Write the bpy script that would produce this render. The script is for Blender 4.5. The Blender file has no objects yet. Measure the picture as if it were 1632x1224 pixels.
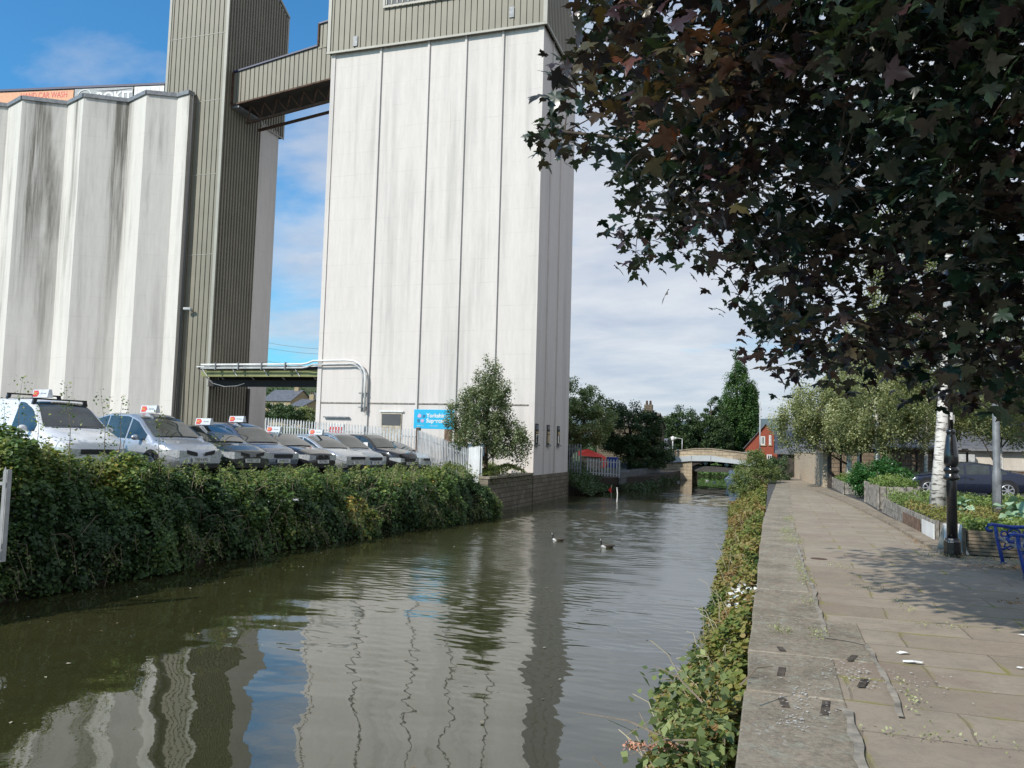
import bpy, math, random
import numpy as np
from mathutils import Vector, Matrix

random.seed(7); RNG = np.random.default_rng(11)
sc = bpy.context.scene
COL = sc.collection
R = math.radians

# ------------------------------------------------------------------ camera model (metres; camera 1.7 m above the path)
F = 1280.0; EYE = 1.7
ROLL = R(1.55); PITCH = math.atan(94 / F)

def _cam(u, v):
    x = (u - 816) / F; y = (v - 612) / F
    c, s = math.cos(ROLL), math.sin(ROLL)
    xr = c * x + s * y; yr = -s * x + c * y
    cp, sp = math.cos(PITCH), math.sin(PITCH)
    return xr, cp + sp * yr, sp - cp * yr
_x, _f, _ = _cam(1228, 717)
YAW = math.atan2(_x, _f)

def ray(u, v):
    x, f, z = _cam(u, v)
    c, s = math.cos(YAW), math.sin(YAW)
    return np.array((c * x - s * f, s * x + c * f, z))

def Pz(u, v, z):
    d = ray(u, v); t = (z - EYE) / d[2]; return (d[0] * t, d[1] * t, z)

def Py(u, v, Y):
    d = ray(u, v); t = Y / d[1]; return (d[0] * t, Y, EYE + d[2] * t)

# ------------------------------------------------------------------ helpers
def tag(o, label=None, cat=None, group=None, kind=None):
    if label: o['label'] = label
    if cat: o['category'] = cat
    if group: o['group'] = group
    if kind: o['kind'] = kind
    return o

def empty(name, loc, rz=0, label=None, cat=None, group=None):
    o = bpy.data.objects.new(name, None); COL.objects.link(o)
    o.location = loc; o.rotation_euler = (0, 0, rz); o.empty_display_size = .2
    return tag(o, label, cat, group)

class MB:
    """collects faces, builds ONE mesh object"""
    def __init__(self): self.v = []; self.f = []; self.m = []; self.cm = 0
    def add(self, vs, fs):
        b = len(self.v); self.v += [tuple(p) for p in vs]
        for f in fs: self.f.append([b + i for i in f]); self.m.append(self.cm)
        return self
    def box(self, x0, x1, y0, y1, z0, z1):
        vs = [(x0,y0,z0),(x1,y0,z0),(x1,y1,z0),(x0,y1,z0),(x0,y0,z1),(x1,y0,z1),(x1,y1,z1),(x0,y1,z1)]
        return self.add(vs, [(3,2,1,0),(4,5,6,7),(0,1,5,4),(1,2,6,5),(2,3,7,6),(3,0,4,7)])
    def bar(self, a, b, w, h=None, up=(0,0,1)):
        """square bar from a to b, width w (sideways) and h (along up)"""
        h = h or w; a = Vector(a); b = Vector(b); d = (b - a).normalized(); u = Vector(up)
        if abs(d.dot(u)) > .98: u = Vector((1,0,0))
        s = d.cross(u).normalized(); u = s.cross(d).normalized()
        vs = [p + s*i*w/2 + u*j*h/2 for p in (a, b) for i, j in ((-1,-1),(1,-1),(1,1),(-1,1))]
        return self.add(vs, [(0,1,2,3),(7,6,5,4),(0,4,5,1),(1,5,6,2),(2,6,7,3),(3,7,4,0)])
    def tube(self, pts, rad, n=8, cap=True):
        pts = [Vector(p) for p in pts]
        if not hasattr(rad, '__len__'): rad = [rad] * len(pts)
        vs = []; fs = []; ref = Vector((0,0,1))
        for i, p in enumerate(pts):
            d = (pts[min(i+1, len(pts)-1)] - pts[max(i-1, 0)])
            d = d.normalized() if d.length > 1e-9 else Vector((0,0,1))
            r0 = ref if abs(d.dot(ref)) < .95 else Vector((1,0,0))
            s = d.cross(r0).normalized(); u = s.cross(d)
            for k in range(n):
                a = 2*math.pi*k/n; vs.append(p + (s*math.cos(a) + u*math.sin(a)) * rad[i])
        for i in range(len(pts)-1):
            for k in range(n):
                k2 = (k+1) % n; fs.append((i*n+k, i*n+k2, (i+1)*n+k2, (i+1)*n+k))
        if cap: fs.append(tuple(range(n-1,-1,-1))); fs.append(tuple((len(pts)-1)*n + k for k in range(n)))
        return self.add(vs, fs)
    def lathe(self, prof, c=(0,0,0), n=16, axis='z'):
        vs = []; fs = []
        for (r, h) in prof:
            for k in range(n):
                a = 2*math.pi*k/n; x, y = r*math.cos(a), r*math.sin(a)
                p = (x, y, h) if axis == 'z' else ((x, h, y) if axis == 'y' else (h, x, y))
                vs.append((p[0]+c[0], p[1]+c[1], p[2]+c[2]))
        for i in range(len(prof)-1):
            for k in range(n):
                k2 = (k+1) % n; fs.append((i*n+k, i*n+k2, (i+1)*n+k2, (i+1)*n+k))
        fs.append(tuple(range(n-1,-1,-1))); fs.append(tuple((len(prof)-1)*n + k for k in range(n)))
        return self.add(vs, fs)
    def prism(self, poly, z0, z1):
        """horizontal polygon (x,y) list between z0 and z1 (floats or functions of x,y)"""
        f0 = z0 if callable(z0) else (lambda x, y: z0); f1 = z1 if callable(z1) else (lambda x, y: z1)
        n = len(poly)
        vs = [(x,y,f0(x,y)) for x,y in poly] + [(x,y,f1(x,y)) for x,y in poly]
        fs = [tuple(range(n-1,-1,-1)), tuple(range(n, 2*n))] + [(i,(i+1)%n,n+(i+1)%n,n+i) for i in range(n)]
        return self.add(vs, fs)
    def xprism(self, poly, a, b, axis='x'):
        """polygon in (y,z) [axis x] or (x,z) [axis y] extruded from a to b"""
        n = len(poly)
        if axis == 'x': vs = [(a,p,q) for p,q in poly] + [(b,p,q) for p,q in poly]
        else: vs = [(p,a,q) for p,q in poly] + [(p,b,q) for p,q in poly]
        fs = [tuple(range(n-1,-1,-1)), tuple(range(n, 2*n))] + [(i,(i+1)%n,n+(i+1)%n,n+i) for i in range(n)]
        return self.add(vs, fs)
    def ball(self, c, rx, ry, rz, n=10, m=6):
        prof = [(max(1e-3, math.sin(math.pi*i/m)), -math.cos(math.pi*i/m)) for i in range(m+1)]
        b = len(self.v); self.lathe(prof, (0,0,0), n)
        for i in range(b, len(self.v)):
            x,y,z = self.v[i]; self.v[i] = (x*rx+c[0], y*ry+c[1], z*rz+c[2])
        return self
    def build(self, name, mats, parent=None, smooth=False, loc=None, fix=True, bevel=0):
        me = bpy.data.meshes.new(name); me.from_pydata(self.v, [], self.f)
        if not isinstance(mats, (list, tuple)): mats = [mats]
        for m in mats: me.materials.append(m)
        if len(mats) > 1: me.polygons.foreach_set('material_index', self.m)
        if fix:
            import bmesh
            bm = bmesh.new(); bm.from_mesh(me); bmesh.ops.recalc_face_normals(bm, faces=bm.faces); bm.to_mesh(me); bm.free()
        if smooth: me.polygons.foreach_set('use_smooth', [True]*len(me.polygons))
        me.update()
        o = bpy.data.objects.new(name, me); COL.objects.link(o)
        if parent: o.parent = parent
        if loc: o.location = loc
        if bevel:
            b = o.modifiers.new('b', 'BEVEL'); b.width = bevel; b.segments = 2; b.limit_method = 'ANGLE'
        return o

def copy_tree(o, parent=None):
    c = o.copy(); COL.objects.link(c)
    if parent: c.parent = parent
    for ch in list(o.children): copy_tree(ch, c)
    return c

def text(name, s, size, m, parent, loc, rot, extrude=.002, align='CENTER', sx=1, bold=0.0):
    cu = bpy.data.curves.new(name, 'FONT'); cu.body = s; cu.size = size; cu.extrude = extrude; cu.offset = bold
    cu.align_x = align; cu.align_y = 'CENTER'; cu.materials.append(m)
    o = bpy.data.objects.new(name, cu); COL.objects.link(o)
    if parent: o.parent = parent
    o.location = loc; o.rotation_euler = rot; o.scale = (sx, 1, 1)
    dg = bpy.context.evaluated_depsgraph_get()
    me = bpy.data.meshes.new_from_object(o.evaluated_get(dg)); me.name = name
    bpy.data.objects.remove(o)
    q = bpy.data.objects.new(name, me); COL.objects.link(q)
    if parent: q.parent = parent
    q.location = loc; q.rotation_euler = rot; q.scale = (sx, 1, 1)
    if not len(me.materials): me.materials.append(m)
    return q

# ------------------------------------------------------------------ materials
def new_mat(name):
    m = bpy.data.materials.new(name); m.use_nodes = True
    nt = m.node_tree; nt.nodes.clear()
    out = nt.nodes.new('ShaderNodeOutputMaterial'); b = nt.nodes.new('ShaderNodeBsdfPrincipled')
    nt.links.new(b.outputs[0], out.inputs['Surface'])
    return m, nt, b, out

def N(nt, t, **kw):
    n = nt.nodes.new(t)
    for k, v in kw.items():
        if k in n.inputs.keys() if isinstance(k, str) else False: n.inputs[k].default_value = v
        else: setattr(n, k, v)
    return n

def noise(nt, vec, scale, detail=4, rough=.55, dist=0):
    n = nt.nodes.new('ShaderNodeTexNoise'); n.inputs['Scale'].default_value = scale
    n.inputs['Detail'].default_value = detail; n.inputs['Roughness'].default_value = rough; n.inputs['Distortion'].default_value = dist
    if vec is not None: nt.links.new(vec, n.inputs['Vector'])
    return n.outputs['Fac']

def ramp(nt, fac, stops, interp='LINEAR'):
    r = nt.nodes.new('ShaderNodeValToRGB'); r.color_ramp.interpolation = interp
    e = r.color_ramp.elements
    while len(e) < len(stops): e.new(.5)
    for i, (p, c) in enumerate(stops):
        e[i].position = p
        e[i].color = (c, c, c, 1) if isinstance(c, (int, float)) else (*c[:3], 1)
    nt.links.new(fac, r.inputs[0]); return r.outputs[0]

def mix(nt, fac, a, b, mode='MIX'):
    m = nt.nodes.new('ShaderNodeMix'); m.data_type = 'RGBA'; m.blend_type = mode
    for s, v in ((0, fac), (6, a), (7, b)):
        if hasattr(v, 'links') or hasattr(v, 'is_linked'): nt.links.new(v, m.inputs[s])
        elif isinstance(v, (int, float)): m.inputs[s].default_value = v if s == 0 else (v, v, v, 1)
        else: m.inputs[s].default_value = (*v[:3], 1)
    return m.outputs[2]

def mth(nt, op, a, b=None, c=None):
    m = nt.nodes.new('ShaderNodeMath'); m.operation = op
    for i, v in enumerate((a, b, c)):
        if v is None: continue
        if isinstance(v, (int, float)): m.inputs[i].default_value = v
        else: nt.links.new(v, m.inputs[i])
    return m.outputs[0]

def coords(nt, scale=(1,1,1), rot=(0,0,0), src='Object'):
    tc = nt.nodes.new('ShaderNodeTexCoord'); mp = nt.nodes.new('ShaderNodeMapping')
    if src == 'World':
        g = nt.nodes.new('ShaderNodeNewGeometry'); nt.links.new(g.outputs['Position'], mp.inputs[0])
    else: nt.links.new(tc.outputs[src], mp.inputs[0])
    mp.inputs['Scale'].default_value = scale; mp.inputs['Rotation'].default_value = rot
    return mp.outputs[0]

def bump(nt, b, h, strength=.3, dist=.02):
    n = nt.nodes.new('ShaderNodeBump'); n.inputs['Strength'].default_value = strength; n.inputs['Distance'].default_value = dist
    nt.links.new(h, n.inputs['Height']); nt.links.new(n.outputs[0], b.inputs['Normal']); return n

def simple(name, col, rough=.6, metal=0, var=.12, scale=6, bmp=0, coat=0, spec=.5):
    m, nt, b, _ = new_mat(name)
    v = coords(nt, src='World'); f = noise(nt, v, scale, 5)
    lo = tuple(c*(1-var*1.6) for c in col); hi = tuple(min(1, c*(1+var)) for c in col)
    nt.links.new(ramp(nt, f, [(.3, lo), (.7, hi)]), b.inputs['Base Color'])
    b.inputs['Roughness'].default_value = rough; b.inputs['Metallic'].default_value = metal
    b.inputs['Coat Weight'].default_value = coat; b.inputs['Coat Roughness'].default_value = .05
    b.inputs['Specular IOR Level'].default_value = spec
    if bmp: bump(nt, b, noise(nt, v, scale*4, 4), bmp, .01)
    return m

def concrete(name, base, stain, amount, board=True, streak=(1.3, .05), top=None):
    m, nt, b, _ = new_mat(name)
    v1 = coords(nt, (streak[0], streak[0], streak[1]), src='World'); v2 = coords(nt, src='World')
    s = noise(nt, v1, 1.0, 7, .65); p = noise(nt, coords(nt, (.55, .55, .10), src='World'), 1.0, 6, .6)
    lo_ = .44 if top else .45
    f = mth(nt, 'MULTIPLY', ramp(nt, s, [(lo_, 0), (lo_ + .2, 1)]), ramp(nt, p, [(.44, .12), (.64, 1)]))
    if top:
        sep = nt.nodes.new('ShaderNodeSeparateXYZ'); nt.links.new(v2, sep.inputs[0])
        g = nt.nodes.new('ShaderNodeMapRange'); g.inputs[1].default_value = top[0]; g.inputs[2].default_value = top[1]
        g.inputs[3].default_value = .25; g.inputs[4].default_value = 1; nt.links.new(sep.outputs[2], g.inputs[0])
        f = mth(nt, 'MULTIPLY', f, g.outputs[0])
    f = mth(nt, 'MULTIPLY', f, amount)
    fine = noise(nt, coords(nt, (3, 3, .4), src='World'), 2.2, 8, .75)
    if top:      # two old leaks with long black runs below them
        for x0_, w0_ in ((-37.55, .55), (-43.0, .50), (-46.6, .35)):
            q = mth(nt, 'DIVIDE', mth(nt, 'ADD', sep.outputs[0], mth(nt, 'ADD', -x0_, mth(nt, 'MULTIPLY', mth(nt, 'ADD', s, -.5), 1.6))), w0_)
            e = mth(nt, 'EXPONENT', mth(nt, 'MULTIPLY', mth(nt, 'MULTIPLY', q, q), -1.0))
            zr = nt.nodes.new('ShaderNodeMapRange'); zr.inputs[1].default_value = 8; zr.inputs[2].default_value = 15; nt.links.new(sep.outputs[2], zr.inputs[0])
            run = ramp(nt, noise(nt, coords(nt, (7, 7, .25), src='World'), 1.0, 7, .7), [(.35, .15), (.6, 1)])
            f = mth(nt, 'ADD', f, mth(nt, 'MULTIPLY', mth(nt, 'MULTIPLY', e, run), mth(nt, 'MULTIPLY', zr.outputs[0], .85)))
        f = mth(nt, 'MINIMUM', f, .93)
    c0 = mix(nt, ramp(nt, fine, [(.35, 0), (.75, 1)]), base, tuple(x*.86 for x in base))
    # hairline crazing and horizontal lift lines
    hl = noise(nt, coords(nt, (.25, .25, 4), src='World'), 3.5, 5, .7)
    c0 = mix(nt, mth(nt, 'MULTIPLY', ramp(nt, hl, [(.66, 0), (.72, 1)]), .35), c0, tuple(x*.7 for x in base))
    sz = nt.nodes.new('ShaderNodeSeparateXYZ'); nt.links.new(v2, sz.inputs[0])
    wz = mth(nt, 'ADD', sz.outputs[2], mth(nt, 'MULTIPLY', p, .10))
    fr = mth(nt, 'FRACT', mth(nt, 'DIVIDE', wz, 1.22))      # pour joints
    pj = mth(nt, 'MULTIPLY', mth(nt, 'LESS_THAN', fr, .022), ramp(nt, noise(nt, v2, .9, 5, .7), [(.42, 0), (.62, .30)]))
    c0 = mix(nt, pj, c0, tuple(x*.5 for x in base))
    rr_ = noise(nt, coords(nt, (5, 5, .12), src='World'), 1.0, 4, .6)
    c0 = mix(nt, mth(nt, 'MULTIPLY', ramp(nt, rr_, [(.66, 0), (.74, .35)]), ramp(nt, p, [(.45, 0), (.6, 1)])), c0, (.40,.33,.25))
    nt.links.new(mix(nt, f, c0, stain), b.inputs['Base Color'])
    b.inputs['Roughness'].default_value = .85; b.inputs['Specular IOR Level'].default_value = .2
    bump(nt, b, fine, .25, .02)
    return m

def leafmat(name, cols, rough=.5, trans=.25, spec=.4, gain=1.5):
    m, nt, b, out = new_mat(name)
    a = nt.nodes.new('ShaderNodeAttribute'); a.attribute_name = 'tone'
    n = len(cols); c = ramp(nt, a.outputs['Fac'], [(i/(n-1), tuple(q*gain for q in x)) for i, x in enumerate(cols)])
    nt.links.new(c, b.inputs['Base Color']); b.inputs['Roughness'].default_value = rough
    b.inputs['Specular IOR Level'].default_value = spec
    t = nt.nodes.new('ShaderNodeBsdfTranslucent')
    nt.links.new(mix(nt, 1.0, c, (1.0, 1.0, .45), 'MULTIPLY'), t.inputs['Color'])
    ms = nt.nodes.new('ShaderNodeMixShader'); ms.inputs[0].default_value = trans
    nt.links.new(b.outputs[0], ms.inputs[1]); nt.links.new(t.outputs[0], ms.inputs[2]); nt.links.new(ms.outputs[0], out.inputs['Surface'])
    return m

def stonework(name, c1, c2, mortar, scale=1.0, rowh=.22, brickw=.5, vert='x', msize=.018, dirt=.5):
    """coursed blocks on a vertical wall; vert = horizontal axis of the wall"""
    m, nt, b, _ = new_mat(name)
    g = nt.nodes.new('ShaderNodeNewGeometry'); sp = nt.nodes.new('ShaderNodeSeparateXYZ'); nt.links.new(g.outputs['Position'], sp.inputs[0])
    cb = nt.nodes.new('ShaderNodeCombineXYZ')
    nt.links.new(sp.outputs[0 if vert == 'x' else 1], cb.inputs[0]); nt.links.new(sp.outputs[2], cb.inputs[1])
    dn = nt.nodes.new('ShaderNodeTexNoise'); dn.inputs['Scale'].default_value = 3; nt.links.new(g.outputs['Position'], dn.inputs['Vector'])
    va = nt.nodes.new('ShaderNodeVectorMath'); va.operation = 'SCALE'; va.inputs['Scale'].default_value = .05; nt.links.new(dn.outputs['Color'], va.inputs[0])
    vb = nt.nodes.new('ShaderNodeVectorMath'); vb.operation = 'ADD'; nt.links.new(cb.outputs[0], vb.inputs[0]); nt.links.new(va.outputs[0], vb.inputs[1])
    br = nt.nodes.new('ShaderNodeTexBrick'); nt.links.new(vb.outputs[0], br.inputs['Vector'])
    br.inputs['Scale'].default_value = scale; br.inputs['Brick Width'].default_value = brickw; br.inputs['Row Height'].default_value = rowh
    br.inputs['Mortar Size'].default_value = msize; br.inputs['Color1'].default_value = (*c1, 1); br.inputs['Color2'].default_value = (*c2, 1)
    br.inputs['Mortar'].default_value = (*mortar, 1); br.inputs['Bias'].default_value = 0
    d = noise(nt, g.outputs['Position'], 1.1, 7, .65)
    d2 = noise(nt, g.outputs['Position'], 9, 5, .7)
    c = mix(nt, mth(nt, 'MULTIPLY', ramp(nt, d, [(.42, 0), (.68, 1)]), dirt), br.outputs['Color'], tuple(x*.25 for x in c1))
    c = mix(nt, mth(nt, 'MULTIPLY', d2, .5), c, tuple(x*.5 for x in c2))
    nt.links.new(c, b.inputs['Base Color']); b.inputs['Roughness'].default_value = .9; b.inputs['Specular IOR Level'].default_value = .15
    h = mth(nt, 'ADD', mth(nt, 'MULTIPLY', br.outputs['Fac'], -1.0), mth(nt, 'MULTIPLY', d2, .5))
    bump(nt, b, h, .6, .03)
    return m

def paint(name, col, rough=.3, metal=0, coat=.8):
    m, nt, b, _ = new_mat(name)
    f = noise(nt, coords(nt, src='World'), 2.2, 4)
    g = noise(nt, coords(nt, src='World'), 14, 4)
    nt.links.new(ramp(nt, f, [(.3, tuple(c*.86 for c in col)), (.75, col)]), b.inputs['Base Color'])
    nt.links.new(ramp(nt, g, [(.3, rough*.8), (.8, min(1, rough*1.5))]), b.inputs['Roughness'])
    b.inputs['Metallic'].default_value = metal; b.inputs['Coat Weight'].default_value = coat; b.inputs['Coat Roughness'].default_value = .04
    return m

M = {}
M['conc'] = concrete('white_painted_concrete', (.70,.65,.61), (.36,.35,.32), .55, streak=(1.6,.045))
M['conc_old'] = concrete('stained_concrete', (.665,.635,.59), (.13,.12,.10), 1.0, streak=(1.5,.05), top=(3, 15))
M['clad'] = simple('olive_cladding', (.215,.196,.146), .55, 0, .07, .8)
M['clad_dark'] = simple('cladding_louvre', (.07,.075,.08), .6, 0, .1, 1)
M['trim'] = simple('cladding_trim', (.34,.33,.28), .5, 0, .08, 1)
M['navy'] = simple('navy_roof_edge', (.03,.035,.09), .5)
M['white'] = simple('white_metal', (.72,.72,.70), .5, 0, .1, 2)
M['galv'] = simple('weathered_palisade', (.50,.51,.51), .55, .15, .18, 3)
M['galv_dark'] = simple('dull_steel', (.22,.23,.24), .55, .3, .2, 5)
M['black'] = simple('black_plastic', (.015,.015,.017), .45)
M['rust'] = simple('rusty_steel', (.10,.055,.035), .8, .2, .4, 6)
M['rust_dark'] = simple('dark_slot', (.085,.066,.05), .9, 0, .6, 14)
M['rib_shade_grey'] = simple('rib_shade_grey', (.34,.34,.33), .8)
M['green_beam'] = simple('green_beam_paint', (.22,.23,.09), .6, 0, .2, 2)
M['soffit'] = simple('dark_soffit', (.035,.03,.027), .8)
M['glass'] = None
M['stone'] = stonework('gritstone_wall', (.20,.17,.13), (.28,.245,.19), (.09,.08,.065), rowh=.21, brickw=.46, vert='y')
M['stone_x'] = stonework('bridge_sandstone', (.50,.41,.29), (.58,.49,.36), (.27,.22,.16), rowh=.28, brickw=.62, vert='x', dirt=.6)
M['tan_brick'] = stonework('tan_brick', (.58,.47,.34), (.50,.40,.29), (.66,.60,.50), rowh=.09, brickw=.24, vert='y', msize=.008, dirt=.15)
M['red_brick'] = stonework('red_brick', (.42,.105,.06), (.34,.08,.05), (.30,.14,.10), rowh=.09, brickw=.24, vert='x', msize=.006, dirt=.1)
M['house_stone'] = stonework('yellow_sandstone', (.50,.40,.25), (.42,.34,.21), (.36,.30,.2), rowh=.3, brickw=.6, vert='x', msize=.01, dirt=.15)
M['slate'] = simple('slate_roof', (.13,.135,.15), .55, 0, .25, 2.5)
M['wood_grey'] = simple('weathered_wood', (.27,.245,.21), .85, 0, .4, 7, .4)
M['wood_brown'] = simple('brown_wood', (.17,.105,.07), .8, 0, .35, 6, .4)
M['wood_dark'] = simple('dark_wood', (.055,.045,.038), .85, 0, .3, 5, .3)
M['wood_pale'] = simple('pale_board', (.46,.40,.31), .8, 0, .25, 8, .3)
M['render_wall'] = concrete('cream_render', (.62,.57,.50), (.30,.27,.23), .5, streak=(1,.2))
M['wood_slat'] = simple('slatted_wood', (.21,.17,.12), .85, 0, .3, 7, .3)
M['soil'] = simple('dark_soil', (.045,.035,.025), .95, 0, .4, 6, .6)
M['blue'] = paint('blue_iron_paint', (.014,.05,.30), .35, 0, .4)
M['black_iron'] = paint('black_gloss_iron', (.008,.008,.009), .25, 0, .8)
M['tyre'] = simple('tyre_rubber', (.012,.012,.012), .8)
M['alloy'] = simple('alloy_rim', (.55,.56,.58), .3, .7, .1)
M['lamp_glass'] = simple('headlamp_glass', (.55,.58,.60), .1, .2, .3, 30, 0, 1)
M['plate'] = simple('number_plate', (.72,.72,.70), .4)
M['ink'] = simple('black_ink', (.01,.01,.01), .5)
M['red_sign'] = simple('red_arrow', (.62,.045,.05), .45)
M['yellow'] = simple('yellow_ink', (.75,.55,.12), .5)
M['sign_body'] = simple('roof_sign_shell', (.62,.64,.65), .4)
M['cyan'] = simple('cyan_board', (.02,.42,.68), .4, 0, .05)
M['red_tarp'] = simple('red_tarpaulin', (.75,.05,.03), .55, 0, .15, 3)
M['blue_tarp'] = simple('blue_tarpaulin', (.015,.06,.30), .5)
M['orange_banner'] = simple('orange_banner', (.72,.36,.20), .6, 0, .08)
M['grey_banner'] = simple('grey_banner', (.34,.36,.37), .55, 0, .1)
M['dark_banner'] = simple('banner_black', (.06,.06,.07), .55)
M['bark'] = simple('brown_bark', (.075,.055,.04), .9, 0, .4, 12, .7)
M['twig'] = simple('pale_twig', (.22,.17,.12), .8, 0, .2, 10)
M['paper'] = simple('crumpled_paper', (.82,.82,.80), .7)
M['moss'] = simple('moss', (.15,.17,.03), .95, 0, .4, 20)

def glassmat():
    m, nt, b, _ = new_mat('car_glass')
    f = noise(nt, coords(nt, src='World'), 1.6, 3)
    nt.links.new(ramp(nt, f, [(.35, (.010,.014,.015)), (.7, (.045,.058,.060))]), b.inputs['Base Color'])
    b.inputs['Roughness'].default_value = .015; b.inputs['IOR'].default_value = 1.6; b.inputs['Coat Weight'].default_value = .4; b.inputs['Coat Roughness'].default_value = .01
    return m
M['glass'] = glassmat()

def birchmat():
    m, nt, b, _ = new_mat('birch_bark')
    h = noise(nt, coords(nt, (2, 2, 9), src='World'), 1.8, 6, .7)
    c = ramp(nt, h, [(.50, (.66,.63,.58)), (.60, (.10,.085,.075))])
    nt.links.new(c, b.inputs['Base Color']); b.inputs['Roughness'].default_value = .8; bump(nt, b, h, .4, .02)
    return m
M['birch'] = birchmat()

def watermat():
    m, nt, b, out = new_mat('canal_water')
    g = nt.nodes.new('ShaderNodeNewGeometry'); pos = g.outputs['Position']
    sep = nt.nodes.new('ShaderNodeSeparateXYZ'); nt.links.new(pos, sep.inputs[0]); X, Y = sep.outputs[0], sep.outputs[1]
    silt = noise(nt, pos, .25, 4)
    nt.links.new(ramp(nt, silt, [(.3, (.030,.032,.012)), (.7, (.045,.044,.018))]), b.inputs['Base Color'])
    b.inputs['Roughness'].default_value = .015; b.inputs['IOR'].default_value = 2.0
    # ripples too small to model blur the reflection inside the wind patch
    def mr(v, a, c_, lo, hi):
        n = nt.nodes.new('ShaderNodeMapRange'); n.interpolation_type = 'SMOOTHSTEP'
        for i, q in enumerate((a, c_, lo, hi)): n.inputs[i+1].default_value = q
        nt.links.new(v, n.inputs[0]); return n.outputs[0]
    fld = noise(nt, pos, .22, 3, .5)
    r_ = mth(nt, 'MULTIPLY', mr(mth(nt, 'ADD', Y, mth(nt, 'MULTIPLY', fld, 6)), 11, 24, 0, .15), mr(mth(nt, 'ADD', Y, mth(nt, 'MULTIPLY', X, .5)), 39.5, 40.6, 1, .12))
    r_ = mth(nt, 'MULTIPLY', r_, mr(X, -10.8, -9.2, .15, 1))
    nt.links.new(mth(nt, 'ADD', r_, .015), b.inputs['Roughness'])
    h = noise(nt, pos, 9, 2, .5)
    bm = nt.nodes.new('ShaderNodeBump'); bm.inputs['Strength'].default_value = .5; bm.inputs['Distance'].default_value = .0010
    nt.links.new(h, bm.inputs['Height']); nt.links.new(bm.outputs[0], b.inputs['Normal'])
    return m
M['water'] = watermat()

def pathmat():
    """big sandstone flags with mossy joints, running along the canal"""
    m, nt, b, _ = new_mat('stone_flags')
    g = nt.nodes.new('ShaderNodeNewGeometry'); pos = g.outputs['Position']
    dn = nt.nodes.new('ShaderNodeTexNoise'); dn.inputs['Scale'].default_value = 1.1; dn.inputs['Detail'].default_value = 5; nt.links.new(pos, dn.inputs['Vector'])
    va = nt.nodes.new('ShaderNodeVectorMath'); va.operation = 'SCALE'; va.inputs['Scale'].default_value = .16; nt.links.new(dn.outputs['Color'], va.inputs[0])
    vb = nt.nodes.new('ShaderNodeVectorMath'); vb.operation = 'ADD'; nt.links.new(pos, vb.inputs[0]); nt.links.new(va.outputs[0], vb.inputs[1])
    def bricks(ms):
        br = nt.nodes.new('ShaderNodeTexBrick'); nt.links.new(vb.outputs[0], br.inputs['Vector'])
        br.inputs['Scale'].default_value = 1; br.inputs['Brick Width'].default_value = 1.25; br.inputs['Row Height'].default_value = .62
        br.inputs['Mortar Size'].default_value = ms; br.inputs['Mortar Smooth'].default_value = .3
        br.inputs['Color1'].default_value = (.30,.243,.182,1); br.inputs['Color2'].default_value = (.43,.37,.29,1); br.inputs['Mortar'].default_value = (.17,.14,.105,1)
        return br
    br = bricks(.010); wide = bricks(.030)
    bigp = noise(nt, pos, .45, 5, .6); fine = noise(nt, pos, 14, 8, .75); mid = noise(nt, pos, 2.3, 6, .65)
    c = mix(nt, ramp(nt, bigp, [(.3, 0), (.7, .55)]), br.outputs['Color'], (.36,.305,.235))
    c = mix(nt, ramp(nt, noise(nt, pos, .8, 4, .6), [(.52, 0), (.66, .7)]), c, (.30,.225,.175))
    c = mix(nt, ramp(nt, mid, [(.45, 0), (.8, .8)]), c, (.235,.205,.165))
    c = mix(nt, mth(nt, 'MULTIPLY', fine, .45), c, (.20,.17,.135))
    mo = mth(nt, 'MULTIPLY', wide.outputs['Fac'], ramp(nt, noise(nt, pos, 1.7, 5, .6), [(.47, 0), (.60, .8)]))
    c = mix(nt, mo, c, (.26,.245,.07))
    crk = noise(nt, pos, 1.9, 9, .8, .6)
    c = mix(nt, mth(nt, 'MULTIPLY', ramp(nt, crk, [(.485, 0), (.5, 1), (.515, 0)]), .35), c, (.12,.10,.08))
    sm = noise(nt, pos, 26, 2, .4)
    c = mix(nt, mth(nt, 'MULTIPLY', ramp(nt, sm, [(.76, 0), (.79, 1)]), .6), c, (.5,.49,.45))
    nt.links.new(c, b.inputs['Base Color']); b.inputs['Roughness'].default_value = .88; b.inputs['Specular IOR Level'].default_value = .15
    h = mth(nt, 'ADD', mth(nt, 'MULTIPLY', br.outputs['Fac'], -.8), mth(nt, 'ADD', mth(nt, 'MULTIPLY', fine, .35), mid))
    bump(nt, b, h, .5, .02)
    return m
M['path'] = pathmat()

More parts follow.
